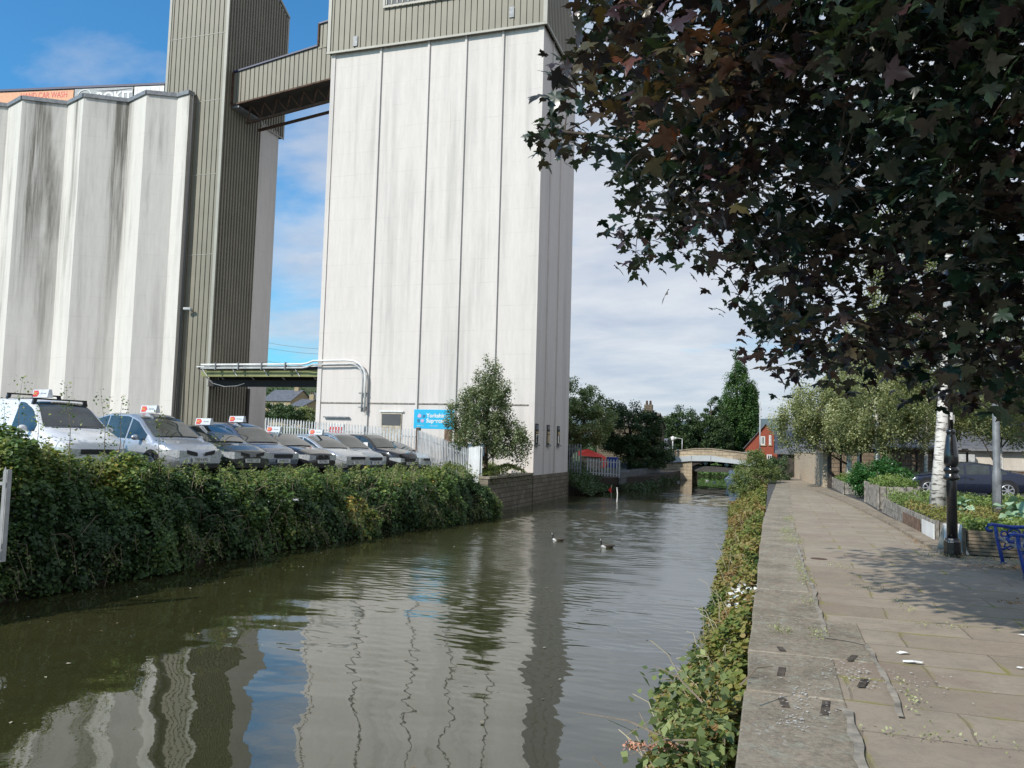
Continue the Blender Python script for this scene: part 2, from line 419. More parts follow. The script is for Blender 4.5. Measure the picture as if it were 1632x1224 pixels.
def copingmat():
    m, nt, b, _ = new_mat('lichen_coping')
    pos = coords(nt, src='World')
    a = noise(nt, pos, 1.3, 7, .68); f = noise(nt, pos, 18, 8, .8); l = noise(nt, pos, 5, 6, .75)
    c = ramp(nt, a, [(.3, (.17,.145,.11)), (.5, (.30,.255,.195)), (.72, (.42,.36,.28))])
    c = mix(nt, ramp(nt, l, [(.52, 0), (.62, .7)]), c, (.36,.36,.29))
    c = mix(nt, mth(nt, 'MULTIPLY', ramp(nt, f, [(.35, 1), (.55, 0)]), .5), c, (.07,.065,.055))
    w = noise(nt, pos, 30, 3, .5)
    patch = ramp(nt, noise(nt, pos, .9, 3), [(.48, 0), (.6, 1)])
    c = mix(nt, mth(nt, 'MULTIPLY', mth(nt, 'MULTIPLY', ramp(nt, w, [(.60, 0), (.66, 1)]), .6), patch), c, (.48,.48,.44))
    nt.links.new(c, b.inputs['Base Color']); b.inputs['Roughness'].default_value = .9; b.inputs['Specular IOR Level'].default_value = .15
    bump(nt, b, mth(nt, 'ADD', f, mth(nt, 'MULTIPLY', a, 2)), .7, .02)
    return m
M['coping'] = copingmat()
M['mortar'] = simple('pale_mortar', (.30,.27,.22), .9, 0, .3, 9, .5)
M['tarmac'] = simple('tarmac', (.075,.073,.07), .9, 0, .25, 8, .4)
M['yard'] = simple('yard_gravel', (.15,.13,.11), .95, 0, .35, 3, .4)
M['grassland'] = simple('rough_grass', (.06,.085,.022), .95, 0, .4, 1.2, .5)
M['far_hill'] = simple('hazy_hill_woods', (.10,.14,.16), 1, 0, .3, .02)  # distance haze put into the blue-grey base colour
M['gravelly'] = simple('path_edge_grit', (.27,.22,.16), .95, 0, .3, 5, .5)

G = [(.012,.028,.008),(.028,.055,.012),(.05,.09,.02),(.09,.13,.03),(.15,.17,.045)]
L = {}
L['shaded'] = leafmat('shade_lifted_leaves', [(.035,.05,.024),(.065,.09,.038),(.11,.135,.065),(.19,.21,.13)], .5, .3, gain=2.9)  # extra light put into the willow leaf colours for the tree in tower shade
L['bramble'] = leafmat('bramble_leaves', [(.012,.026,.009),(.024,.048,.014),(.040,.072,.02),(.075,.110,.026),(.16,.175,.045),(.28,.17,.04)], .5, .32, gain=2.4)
L['right'] = leafmat('towpath_weeds', [(.035,.07,.016),(.07,.11,.025),(.12,.16,.035),(.20,.20,.05),(.27,.22,.08),(.21,.12,.05)], .6, .3, gain=1.2)
L['bush'] = leafmat('sallow_leaves', [(.04,.06,.022),(.075,.10,.035),(.12,.15,.055),(.18,.20,.08)], .5, .4, gain=2.0)
L['willow'] = leafmat('grey_green_leaves', [(.035,.05,.024),(.065,.09,.038),(.11,.135,.065),(.19,.21,.13)], .5, .3, gain=1.75)
L['dark'] = leafmat('dark_leaves', [(.014,.028,.013),(.028,.050,.020),(.046,.078,.030),(.075,.10,.042)], .55, .25, gain=1.7)
L['poplar'] = leafmat('poplar_leaves', [(.014,.036,.012),(.026,.062,.018),(.045,.09,.028),(.075,.125,.04)], .5, .3, gain=1.9)
L['birch'] = leafmat('birch_leaves', [(.07,.085,.04),(.13,.15,.07),(.21,.23,.11),(.33,.34,.20)], .5, .4, gain=1.6)
L['maple'] = leafmat('purple_maple_leaves', [(.004,.009,.006),(.008,.016,.009),(.012,.022,.010),(.014,.009,.009),(.022,.010,.012),(.034,.030,.013),(.055,.020,.011)], .33, .28, .8, 2.3)
L['laurel'] = leafmat('glossy_shrub_leaves', [(.01,.04,.01),(.02,.075,.016),(.04,.11,.025),(.07,.15,.04)], .3, .2)
L['garden'] = leafmat('vegetable_leaves', [(.04,.09,.02),(.08,.14,.03),(.13,.19,.05),(.20,.24,.08)], .5, .3)
L['cabbage'] = leafmat('cabbage_leaves', [(.12,.20,.13),(.18,.28,.18),(.26,.36,.24)], .5, .2)
L['orange'] = leafmat('fallen_leaf', [(.30,.13,.03),(.42,.20,.05),(.5,.3,.1)], .8, .1, gain=.8)
L['redflower'] = leafmat('red_flower', [(.5,.06,.02),(.4,.1,.03)], .6, .2)
L['yellowtree'] = leafmat('yellowing_leaves', [(.05,.06,.015),(.11,.11,.025),(.18,.16,.04)], .55, .25)

# ------------------------------------------------------------------ leaf clouds (numpy)
def shp_simple():
    v = np.array([(0,0,0),(.32,.42,.06),(0,1,.0),(-.32,.42,.06)], float); return v, [(0,1,2,3)]
def shp_broad():
    v = np.array([(0,0,0),(.36,.22,.07),(.34,.6,.05),(0,1,-.08),(-.34,.6,.05),(-.36,.22,.07),(0,.5,-.03)], float)
    return v, [(0,1,2,6),(6,2,3),(0,6,4,5),(6,3,4)]
def shp_maple():
    half = [(0,0),(.10,-.06),(.30,-.10),(.24,.03),(.46,.10),(.62,.22),(.44,.27),(.40,.36),(.20,.34),(.26,.50),(.20,.66),(.10,.72)]
    pts = half + [(0, 1.0)] + [(-x, y) for x, y in half[::-1][:-1]]
    c = (0, .25); vs = []
    for x, y in pts + [c]:
        r = math.hypot(x, y - .25); vs.append((x, y, -.28*r*r + .05*math.sin(x*14)*.5))
    n = len(pts); return np.array(vs, float), [(i, (i+1) % n, n) for i in range(n)]
SHAPES = {'simple': shp_simple(), 'broad': shp_broad(), 'maple': shp_maple()}

def unit(v): return v / np.maximum(np.linalg.norm(v, axis=-1, keepdims=True), 1e-9)

def cloud(name, P, size, m, shape='simple', tone=None, up=.5, parent=None, droop=None, outward=None, loc=None, seed=0):
    """P (n,3) leaf positions, size (n,) lengths"""
    rng = np.random.default_rng(seed + 101)
    n = len(P); V, Fc = SHAPES[shape]
    size = np.broadcast_to(size, (n,)) * rng.uniform(.7, 1.25, n)
    nor = rng.normal(size=(n,3)); nor[:,2] = np.abs(nor[:,2]) * 1.0 + up
    if outward is not None: nor = nor * .7 + outward * .9
    nor = unit(nor)
    t = rng.normal(size=(n,3))
    if droop is not None: t = t * .6 + np.array((0,0,-1)) * droop
    t = unit(t - nor * (t*nor).sum(1, keepdims=True)); s = np.cross(t, nor)
    A = (V[None,:,0,None]*s[:,None,:] + V[None,:,1,None]*t[:,None,:] + V[None,:,2,None]*nor[:,None,:]) * size[:,None,None] + P[:,None,:]
    k = len(V); verts = A.reshape(-1,3)
    nf = len(Fc); lens = np.array([len(f) for f in Fc]); flat = np.concatenate([np.array(f) for f in Fc])
    loops = (flat[None,:] + (np.arange(n)*k)[:,None]).ravel()
    starts = (np.concatenate([[0], np.cumsum(lens)[:-1]])[None,:] + (np.arange(n)*lens.sum())[:,None]).ravel()
    me = bpy.data.meshes.new(name); me.vertices.add(len(verts)); me.vertices.foreach_set('co', verts.ravel().astype(np.float32))
    me.loops.add(len(loops)); me.loops.foreach_set('vertex_index', loops.astype(np.int32))
    me.polygons.add(n*nf); me.polygons.foreach_set('loop_start', starts.astype(np.int32))
    me.update(calc_edges=True)
    if tone is None: tone = rng.uniform(0, 1, n)
    tone = np.clip(tone + rng.normal(0, .10, n), 0, 1)
    at = me.attributes.new('tone', 'FLOAT', 'FACE'); at.data.foreach_set('value', np.repeat(tone, nf).astype(np.float32))
    me.materials.append(m)
    o = bpy.data.objects.new(name, me); COL.objects.link(o)
    if parent: o.parent = parent
    if loc: o.location = loc
    return o

_K = np.random.default_rng(5).normal(size=(7,3)); _PH = np.random.default_rng(6).uniform(0, 6.28, 7)
def wob(P, sc_):
    """cheap smooth pseudo-noise in about [-1, 1]"""
    P = np.asarray(P, float) / sc_
    return np.sin(P @ _K.T * 1.7 + _PH).sum(-1) / 3.2

def crown_points(ells, n, nclump, cr, rng, flat=.8, shell=.55):
    """leaf positions in clumps spread through ellipsoids; returns points, tone, clump centres"""
    vol = np.array([e[3]*e[4]*e[5] for e in ells]); vol = vol / vol.sum()
    cl = []
    for e, w in zip(ells, vol):
        k = max(3, int(nclump*w)); d = unit(rng.normal(size=(k,3)))
        r = (rng.uniform(0, 1, k) ** (1/3.)) * (1-shell) + shell * rng.uniform(.72, 1.08, k)
        cl.append(np.array(e[:3]) + d * r[:,None] * np.array(e[3:6]))
    cl = np.vstack(cl); ct = rng.uniform(.1, .9, len(cl)); rad = cr * rng.uniform(.55, 1.3, len(cl))
    idx = rng.integers(0, len(cl), n)
    d = unit(rng.normal(size=(n,3))) * (rng.uniform(0, 1, n) ** .5)[:,None]; d[:,2] *= flat
    P = cl[idx] + d * rad[idx][:,None]
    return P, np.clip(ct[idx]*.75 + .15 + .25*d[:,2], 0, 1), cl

def tree(name, label, cat, base, ells, nleaf, nclump, cr, leaf, lm, trunk_r, bark, shape='simple', group=None, seed=1, lean=(0,0), nlimb=9, droop=None, trunk_top=None, flat=.8, shell=.55):
    """ells given relative to base"""
    rng = np.random.default_rng(seed)
    root = empty(name, base, 0, label, cat, group)
    P, tone, cl = crown_points(ells, nleaf, nclump, cr, rng, flat, shell)
    top = trunk_top or max(e[2] for e in ells)
    mb = MB(); k = 7; tp = []
    for i in range(k):
        t = i/(k-1); tp.append((lean[0]*t + .04*top*math.sin(3*t+seed)*t*.5, lean[1]*t + .03*top*math.sin(4*t+seed*2)*t*.5, top*t))
    mb.tube(tp, [trunk_r*(1.25 if i == 0 else 1)*(1 - .75*i/(k-1)) for i in range(k)], 9)
    trunk = mb.build('trunk', bark, root, True)
    lb = MB()
    pick = rng.choice(len(cl), min(nlimb, len(cl)), replace=False)
    for j in pick:
        c = cl[j]; i = min(k-2, max(1, int((.25 + .6*rng.uniform()) * k))); a = np.array(tp[i])
        mid = (a + c)/2 + np.array((0,0,.12*np.linalg.norm(c-a)))
        r0 = trunk_r*.42*(1-.6*i/(k-1)); lb.tube([a, mid, c], [r0, r0*.6, r0*.2], 5)
    lb.build('limbs', M['bark'] if bark is M['birch'] else bark, root, True)
    cloud('crown', P, leaf, lm, shape, tone, parent=root, droop=droop, seed=seed)
    return root

# ------------------------------------------------------------------ camera, sky, sun
r0 = ray(816, 612); rx = (ray(817, 612) - r0) * F; rd = (ray(816, 613) - r0) * F
cam = bpy.data.cameras.new('camera'); co = bpy.data.objects.new('camera', cam); COL.objects.link(co)
Mx = Matrix.Identity(4)
for i in range(3): Mx[i][0] = rx[i]; Mx[i][1] = -rd[i]; Mx[i][2] = -r0[i]
Mx[0][3], Mx[1][3], Mx[2][3] = 0, 0, EYE
co.matrix_world = Mx; cam.sensor_width = 36; cam.sensor_fit = 'HORIZONTAL'; cam.lens = F/1632*36; cam.clip_end = 6000; cam.clip_start = .05
sc.camera = co

ELEV = R(37); AZ = R(33)                       # sun stands behind the camera's left shoulder
SV = Vector((-math.sin(AZ)*math.cos(ELEV), -math.cos(AZ)*math.cos(ELEV), math.sin(ELEV)))
sun = bpy.data.lights.new('sun', 'SUN'); sun.energy = 4.6; sun.angle = R(.6); sun.color = (1, .935, .835)
so = bpy.data.objects.new('sun', sun); COL.objects.link(so); so.rotation_euler = SV.to_track_quat('Z', 'Y').to_euler()

w = bpy.data.worlds.new('World'); sc.world = w; w.use_nodes = True; nt = w.node_tree; nt.nodes.clear()
wo = nt.nodes.new('ShaderNodeOutputWorld'); bg = nt.nodes.new('ShaderNodeBackground'); nt.links.new(bg.outputs[0], wo.inputs[0])
sky = nt.nodes.new('ShaderNodeTexSky'); sky.sky_type = 'NISHITA'; sky.sun_disc = False; sky.sun_elevation = ELEV
sky.sun_rotation = math.atan2(SV.x, SV.y); sky.air_density = 1.15; sky.dust_density = .4; sky.ozone_density = 2.2
bg.inputs['Strength'].default_value = .11
tc = nt.nodes.new('ShaderNodeTexCoord'); dirv = tc.outputs['Generated']
sp = nt.nodes.new('ShaderNodeSeparateXYZ'); nt.links.new(dirv, sp.inputs[0])
zz = mth(nt, 'MAXIMUM', sp.outputs[2], .0)
den = mth(nt, 'ADD', zz, .22)
cv = nt.nodes.new('ShaderNodeCombineXYZ')
nt.links.new(mth(nt, 'DIVIDE', sp.outputs[0], den), cv.inputs[0]); nt.links.new(mth(nt, 'DIVIDE', sp.outputs[1], den), cv.inputs[1])
mp = nt.nodes.new('ShaderNodeMapping'); nt.links.new(cv.outputs[0], mp.inputs[0]); mp.inputs['Location'].default_value = (3.1, 1.7, 0); mp.inputs['Rotation'].default_value = (0,0,R(25)); mp.inputs['Scale'].default_value = (1, 1.5, 1)
cn = noise(nt, mp.outputs[0], 1.15, 9, .58, .25)
# cloud cover thickens from the clear upper left towards the right
side = nt.nodes.new('ShaderNodeMapRange'); side.interpolation_type = 'SMOOTHSTEP'
az = mth(nt, 'ARCTAN2', sp.outputs[0], sp.outputs[1]); nt.links.new(az, side.inputs[0])
side.inputs[1].default_value = -.80; side.inputs[2].default_value = -.30; side.inputs[3].default_value = -.16; side.inputs[4].default_value = .27
low = nt.nodes.new('ShaderNodeMapRange'); nt.links.new(zz, low.inputs[0]); low.inputs[1].default_value = 0; low.inputs[2].default_value = .6; low.inputs[3].default_value = .13; low.inputs[4].default_value = -.06
cf = mth(nt, 'ADD', mth(nt, 'ADD', cn, side.outputs[0]), low.outputs[0])
cover = ramp(nt, cf, [(.46, 0), (.60, .55), (.74, .93)])
cn2 = noise(nt, mp.outputs[0], 2.6, 7, .6, .2)
cc = ramp(nt, cn2, [(.30, (4.9, 5.4, 6.4)), (.66, (6.9, 7.1, 7.5))])
blue = mix(nt, 1.0, sky.outputs[0], (.52, 1.22, 1.62), 'MULTIPLY')
nt.links.new(mix(nt, cover, blue, cc), bg.inputs['Color'])
sc.view_settings.view_transform = 'Standard'; sc.view_settings.look = 'None'; sc.view_settings.exposure = 0; sc.view_settings.gamma = 1
sc.view_settings.use_curve_mapping = False
try:
    sc.cycles.use_denoising = True; sc.cycles.max_bounces = 8; sc.cycles.transparent_max_bounces = 4; sc.cycles.caustics_reflective = False; sc.cycles.caustics_refractive = False
except Exception: pass

# ------------------------------------------------------------------ setting: water, ground, path
WZ = -1.2
def water_sheet():
    """real ripples: a fine grid displaced by many small waves, calm near the camera, wind-ruffled in the middle, calm again beyond"""
    rng = np.random.default_rng(17)
    ys_ = [-30., -10., 0., 3.]; y = 4.
    while y < 98: ys_.append(y); y += .030 + .0010*max(0, y-4) if y < 52 else .6
    Yv = np.array(ys_); Xv = np.concatenate([[-14, -13.2], np.arange(-12.7, 0.01, .052), [.3]])
    X, Y = np.meshgrid(Xv, Yv)
    def ss(v, a, b): t = np.clip((v-a)/(b-a), 0, 1); return t*t*(3-2*t)
    def waves(n, l0, l1, slope, ang, spread):
        H = np.zeros_like(X)
        for _ in range(n):
            l = l0*(l1/l0)**rng.uniform(); k = 2*math.pi/l; a = ang + rng.normal()*spread; ph = rng.uniform(0, 6.28)
            H += slope*math.sqrt(2./n)/k*np.sin(k*(X*math.cos(a) + Y*math.sin(a)) + ph)
        return H
    big = wob(np.stack([X, Y, 0*X], -1), 4.0)
    D = Y + .55*X + 1.6*big
    patch = ss(D, 3.0, 12.5)*(1 - .93*ss(Y + .50*X, 39.5, 40.6)) * (.12 + .88*ss(X + 1.0*big, -10.9, -8.8))
    patch = patch*np.clip(.8 + .35*wob(np.stack([X*.6, Y, 0*X], -1), 2.2), .3, 1.2)
    H = waves(48, .14, .42, .036, R(84), .40)*patch*(1 + 1.6*ss(Y, 17, 32)) + waves(10, .9, 2.6, .013, R(70), .9) + waves(8, .45, .9, .006, R(40), 1.0)
    Z = WZ + H
    V = np.stack([X, Y, Z], -1).reshape(-1, 3); nx_, ny_ = len(Xv), len(Yv)
    I = np.arange(nx_*ny_).reshape(ny_, nx_); Q = np.stack([I[:-1,:-1], I[:-1,1:], I[1:,1:], I[1:,:-1]], -1).reshape(-1, 4)
    me = bpy.data.meshes.new('canal_water'); me.vertices.add(len(V)); me.vertices.foreach_set('co', V.ravel().astype(np.float32))
    me.loops.add(Q.size); me.loops.foreach_set('vertex_index', Q.ravel().astype(np.int32)); me.polygons.add(len(Q)); me.polygons.foreach_set('loop_start', np.arange(0, Q.size, 4, dtype=np.int32))
    me.update(calc_edges=True); me.polygons.foreach_set('use_smooth', [True]*len(Q)); me.materials.append(M['water'])
    o = bpy.data.objects.new('canal_water', me); COL.objects.link(o); tag(o, kind='structure')
water_sheet()
b = MB(); b.add([(-16, -30, -2.6), (1, -30, -2.6), (1, 100, -2.6), (-16, 100, -2.6)], [(0,1,2,3)])
tag(b.build('canal_bed', M['soil']), kind='structure')

def yard_z(x, y):
    t = min(1, max(0, (y - 16) / 17.0)); z = .62 - .42*t
    d = max(0, math.hypot(x + 25, y - 20) - 62)
    z += min(38, d*.055 + max(0, d - 70)*.035) * min(1, max(0, (-x/max(30, y) - .42)/.18))
    if y > 45: z = z * 1.0 - .25*min(1, (y-45)/8.) + .25
    return z
xs = [-900,-600,-420,-300,-240,-200,-170,-150,-130,-115,-100,-85,-70,-60,-50,-42,-36,-30,-24,-20,-17,-15.5,-14.2,-13.6,-13.0,-12.7]
ys = [-60,-30,-10,0,8,12,16,20,24,28,31,34,38,44,50,60,70,80,90,100,115,130,150,170,200,240,300,400,600,1000]
vs = [(x, y, yard_z(x, y)) for y in ys for x in xs]; nx = len(xs)
fs = [(j*nx+i, j*nx+i+1, (j+1)*nx+i+1, (j+1)*nx+i) for j in range(len(ys)-1) for i in range(nx-1)]
b = MB(); b.add(vs, fs); b.v = [(x, y, z - (.55 if x > -13.2 else .25 if x > -13.7 else 0)) for x, y, z in b.v]; g_ = b.build('yard_ground', [M['yard'], M['grassland']], smooth=True)
for p in g_.data.polygons:
    if p.center.x < -50 or p.center.y > 60: p.material_index = 1
tag(g_, kind='structure')
# earth bank under the brambles and the far end of the canal
b = MB(); prof = [(-12.7, -.0), (-12.4, -.2), (-12.0, -.8), (-11.7, -2.6)]
rows = []
for y in (-30, 8, 16, 22, 27, 30.6):
    sh = {-30: -.4, 8: -.3, 16: -.3, 22: .35, 27: 1.2, 30.6: 1.3}[y]
    rows.append([(-12.72, y, yard_z(-13, y) - .6)] + [(x + sh, y, z - (.75 if y > 26 else .35 if y > 20 else .1)) for x, z in prof])
n = 5; vs = [p for r_ in rows for p in r_]
b.add(vs, [(j*n+i, j*n+i+1, (j+1)*n+i+1, (j+1)*n+i) for j in range(len(rows)-1) for i in range(n-1)])
tag(b.build('left_bank_ground', M['soil'], smooth=True), kind='structure')

b = MB(); b.prism([(-.12,-30),(60,-30),(60,98),(900,98),(900,1000),(-12.7,1000),(-12.7,98),(-.12,98)], -2.6, -.02)
tag(b.build('right_ground', M['tarmac']), kind='structure')
b = MB(); b.add([(.3,-12,-.006),(3.0,-12,-.006),(2.95,16,-.006),(3.05,30,-.006),(2.45,42,-.006),(1.3,56,-.006),(.4,56,-.006),(.3,30,-.006)], [(0,1,2,3,4,5,6,7)])
tag(b.build('towpath_paving', M['path']), kind='structure')
b = MB(); b.add([(2.9,-12,-.016),(9,-12,-.016),(9,15.9,-.016),(2.9,15.9,-.016)], [(0,1,2,3)])
tag(b.build('seating_paving', M['path']), kind='structure')

# canal edge stones, each a block with its own height and a slot or two
rng = random.Random(3); b = MB(); y = -6.0; b2 = MB()
while y < 47:
    ln = rng.uniform(.9, 1.7) if y > 4 else 1.3; w_ = rng.uniform(.62, .72); x0 = -.17 + max(0, (y-20))*.02
    if 4.7 < y < 8.0: w_ = .98 if y > 6.2 else .66
    z = rng.uniform(-.006, .008); g = .008
    poly = [(x0+rng.uniform(-.012,.012), y+g), (x0+w_, y+g), (x0+w_+rng.uniform(-.02,.02), y+ln-g), (x0+rng.uniform(-.012,.012), y+ln-g)]
    b.prism(poly, -.42, z*.5 + .003)
    y += ln
ed = b.build('canal_edge_stones', M['coping'], bevel=.012); tag(ed, kind='structure')
b = MB(); b.box(-.12, .35, -12, 98, -2.6, -.03); tag(b.build('towpath_wall', M['stone']), kind='structure')
b = MB()
for i_, (u, v) in enumerate([(1245,1036),(1245,1072),(1249,1122),(1315,1130),(1358,1050),(1375,1090)]):
    x, y, _ = Pz(u, v, 0); l_ = (.08,.13,.10,.17,.10,.12)[i_]; k_ = (.01,-.012,.008,-.02,-.03,-.03)[i_]
    b.prism([(x-.022+k_, y-l_), (x+.03+k_, y-l_*.9), (x+.024-k_, y+l_), (x-.028-k_, y+l_*.94)], .0065, .0102)
tag(b.build('iron_cramp_slots', M['rust_dark']), kind='structure')
def strip(pts, w_, z):
    """ragged ribbon of mortar with shared corners"""
    b = MB(); rr = random.Random(len(pts)); q = []
    for i in range(len(pts)-1):
        a, c = Vector(pts[i]), Vector(pts[i+1]); k = max(2, int((c-a).length/.06))
        q += [a + (c-a)*j/k for j in range(k)]
    q.append(Vector(pts[-1])); vs = []
    for i, p in enumerate(q):
        d = (q[min(i+1, len(q)-1)] - q[max(i-1, 0)]).normalized(); n_ = Vector((-d.y, d.x)); l, r_ = w_*(.42 + .14*math.sin(i*.9) + rr.uniform(-.05, .05)), w_*(.42 + .14*math.sin(i*.63+1) + rr.uniform(-.05, .05))
        vs += [(p.x-n_.x*l, p.y-n_.y*l, z), (p.x+n_.x*r_, p.y+n_.y*r_, z)]
    b.add(vs, [(2*i, 2*i+1, 2*i+3, 2*i+2) for i in range(len(q)-1)])
    return b
path_pts = [Pz(u, v, 0)[:2] for u, v in [(1270,870),(1277,890),(1281,908),(1290,928),(1298,942),(1300,962),(1308,982),(1317,1018),(1350,1023),(1382,1030),(1393,1052),(1420,1098),(1428,1120),(1436,1145)]]
tag(strip(path_pts, .05, .0125).build('mortar_line', M['mortar']), kind='structure')
path_pts = [Pz(u, v, 0)[:2] for u, v in [(1335,1130),(1350,1135),(1358,1160),(1366,1190),(1375,1222),(1382,1260)]]
tag(strip(path_pts, .07, .0125).build('mortar_line', M['mortar']), kind='structure')
# low grit kerb at the right of the path
b = MB(); ks = [Pz(u, v, 0)[:2] for u, v in [(1300,783),(1345,800),(1420,838),(1500,884)]]
for i in range(len(ks)-1):
    a, c = ks[i], ks[i+1]; b.prism([(a[0], a[1]), (c[0], c[1]), (c[0]+.32, c[1]), (a[0]+.32, a[1])], -.02, .05)
tag(b.build('path_kerb', M['gravelly']), kind='structure')
# parking bay lines
b = MB()
for i in range(3): b.box(9.8+i*2.4, 9.9+i*2.4, 27, 33, -.02, -.012)
b.box(9, 17, 33, 33.12, -.02, -.012)
tag(b.build('parking_bay_markings', M['white']), kind='structure')

# distant hills
def hill(name, pts, depth, m):
    b = MB(); n = len(pts); vs = []
    for x, y, z in pts: vs += [(x, y, -5), (x, y, z*.75), (x*1.05, y + depth*.5, z), (x*1.1, y + depth, -5)]
    b.add(vs, [(i*4+k, (i+1)*4+k, (i+1)*4+k+1, i*4+k+1) for i in range(n-1) for k in range(3)])
    return tag(b.build(name, m, smooth=True), kind='structure')
rng = random.Random(8)
hill('hills', [(x, 1300 + 60*math.sin(x*.004), 55 + 14*math.sin(x*.003+1) + 6*math.sin(x*.011)) for x in range(-1900, 1500, 80)], 900, M['far_hill'])

# ------------------------------------------------------------------ buildings: the big white grain tower
def clad(b, p0, p1, z0, z1, pitch=.335, dp=.045):
    """grooved sheet cladding from p0 to p1 in plan; z0,z1 floats or functions of t in 0..1"""
    a = Vector((*p0, 0)); c = Vector((*p1, 0)); L_ = (c-a).length; d = (c-a)/L_; nn = Vector((d.y, -d.x, 0))
    f0 = z0 if callable(z0) else (lambda t: z0); f1 = z1 if callable(z1) else (lambda t: z1)
    s = 0; pr = []
    k = max(1, round(L_/pitch)); pt = L_/k
    for i in range(k):
        s = i*pt; pr += [(s, 0), (s+pt*.80, 0), (s+pt*.84, -dp), (s+pt*.96, -dp)] if dp < .06 else [(s, 0), (s+pt*.45, 0), (s+pt*.52, -dp), (s+pt*.93, -dp)]
    pr.append((L_, 0)); vs = []
    for s, o in pr:
        p = a + d*s + nn*o; t = s/L_; vs += [(p.x, p.y, f0(t)), (p.x, p.y, f1(t))]
    b.add(vs, [(2*i, 2*i+2, 2*i+3, 2*i+1) for i in range(len(pr)-1)])

X0, X1, Y0, Y1, ZT = -23.0, -10.94, 37.5, 44.5, 22.8
T = empty('grain_tower', (0, 0, 0), 0, 'tall white concrete grain silo block beside the canal with olive cladding on top', 'silo tower')
b = MB(); b.box(X0, X1, Y0, Y1, .16, ZT)
b.build('concrete_wall', M['conc'], T)
b = MB(); b.box(X0-.05, X1+.06, Y0-.06, Y1+.05, -1.7, .157); b.build('stone_plinth', M['stone'], T)
b = MB()
for x, w_ in [(-20.0,.11),(-17.2,.11),(-15.1,.11),(-13.07,.11)]: b.box(x-w_/2, x+w_/2, Y0-.075, Y0+.01, .2, ZT-.02)
b.box(X0-.02, X0+.22, Y0-.05, Y0+.01, .2, ZT-.02); b.box(X1-.26, X1+.03, Y0-.05, Y0+.01, .2, ZT-.03)
for y in (39.3, 41.4): b.box(X1-.01, X1+.07, y-.05, y+.05, .2, ZT-.02)
b.build('ribs', M['conc'], T)
b = MB()
for x in (-20.0,-17.2,-15.1,-13.07): b.box(x+.06, x+.085, Y0-.045, Y0+.005, .2, ZT-.02)
b.build('rib_shade_strip', M['rib_shade_grey'], T)  # shadow line beside each rib, put in as a grey strip
b = MB(); b.box(X0+.2, X1-.3, Y0-.035, Y0+.005, 3.54, 3.60); b.build('lower_band', M['wood_grey'], T)
# cladding crown: front rises past the frame, roof falls away towards the back
b = MB(); e_ = .18; zt0 = 28.2
clad(b, (X0-e_, Y0-e_), (X1+e_, Y0-e_), ZT-.05, zt0)
side_top = lambda t: 28.2 - 3.3*t - .6*math.sin(t*math.pi)*-1 if t > 0 else 28.2
clad(b, (X1+e_, Y0-e_), (X1+e_, Y1+.1), ZT-.05, lambda t: 27.6 - 2.7*t**1.6, .30, .10)
clad(b, (X0-e_, Y1+.1), (X0-e_, Y0-e_), ZT-.05, lambda t: 24.9 + 2.7*t)
clad(b, (X1+e_, Y1+.1), (X0-e_, Y1+.1), ZT-.05, 24.9)
b.build('cladding', M['clad'], T)
b = MB()
k = 10
for i in range(k):
    t0, t1 = i/k, (i+1)/k; ya, yb = Y0-e_ + (Y1+.1-Y0+e_)*t0, Y0-e_ + (Y1+.1-Y0+e_)*t1
    za, zb = 27.6-2.7*t0**1.6, 27.6-2.7*t1**1.6
    b.add([(X0-e_,ya,za-.03),(X1+e_-.02,ya,za-.03),(X1+e_-.02,yb,zb-.03),(X0-e_,yb,zb-.03)], [(0,1,2,3)])
b.build('roof', M['navy'], T)
b = MB(); b.box(X0-e_-.06, X1+e_+.06, Y0-e_-.07, Y0-e_-.002, ZT-.13, ZT-.02); b.box(X1+e_+.002, X1+e_+.07, Y0-e_, Y1+.1, ZT-.13, ZT-.02)
b.box(X1+e_-.16, X1+e_+.05, Y0-e_-.05, Y0-e_-.003, ZT, 27.6); b.box(X0-e_-.05, X0-e_+.14, Y0-e_-.05, Y0-e_-.003, ZT, 27.6)
b.build('cladding_trim', M['trim'], T)
b = MB(); b.box(-19.75, -15.0, Y0-e_-.09, Y0-e_-.004, 24.92, 27.5); lv = b.build('louvre_panel', M['clad_dark'], T)
b = MB(); b.box(-19.88, -14.9, Y0-e_-.12, Y0-e_-.095, 24.78, 24.90); b.box(-19.88, -19.76, Y0-e_-.12, Y0-e_-.095, 24.91, 27.5)
for i in range(15): b.box(-19.7+i*.32, -19.64+i*.32, Y0-e_-.13, Y0-e_-.092, 24.93, 27.5)
b.build('louvre_frame', M['trim'], lv)
for x, z in ((-21.5, 23.2), (-12.6, 23.55)):
    b = MB(); b.box(x-.13, x+.13, Y0-e_-.05, Y0-e_-.003, z-.28, z+.28); v_ = b.build('vent', M['galv_dark'], T)
for y in (37.98, 40.1, 42.2):
    b = MB(); b.box(X1-.01, X1+.035, y-.26, y+.26, 1.66, 2.68); f_ = b.build('window', M['wood_dark'], T)
    b = MB(); b.box(X1+.037, X1+.05, y-.21, y-.01, 1.74, 2.17); b.box(X1+.037, X1+.05, y+.02, y+.21, 1.74, 2.17); b.box(X1+.037, X1+.05, y-.21, y-.01, 2.21, 2.62); b.box(X1+.037, X1+.05, y+.02, y+.21, 2.21, 2.62)
    b.build('pane', M['glass'], f_)
    b = MB(); b.box(X1-.01, X1+.12, y-.31, y+.31, 1.58, 1.655); b.build('sill', M['galv_dark'], f_)
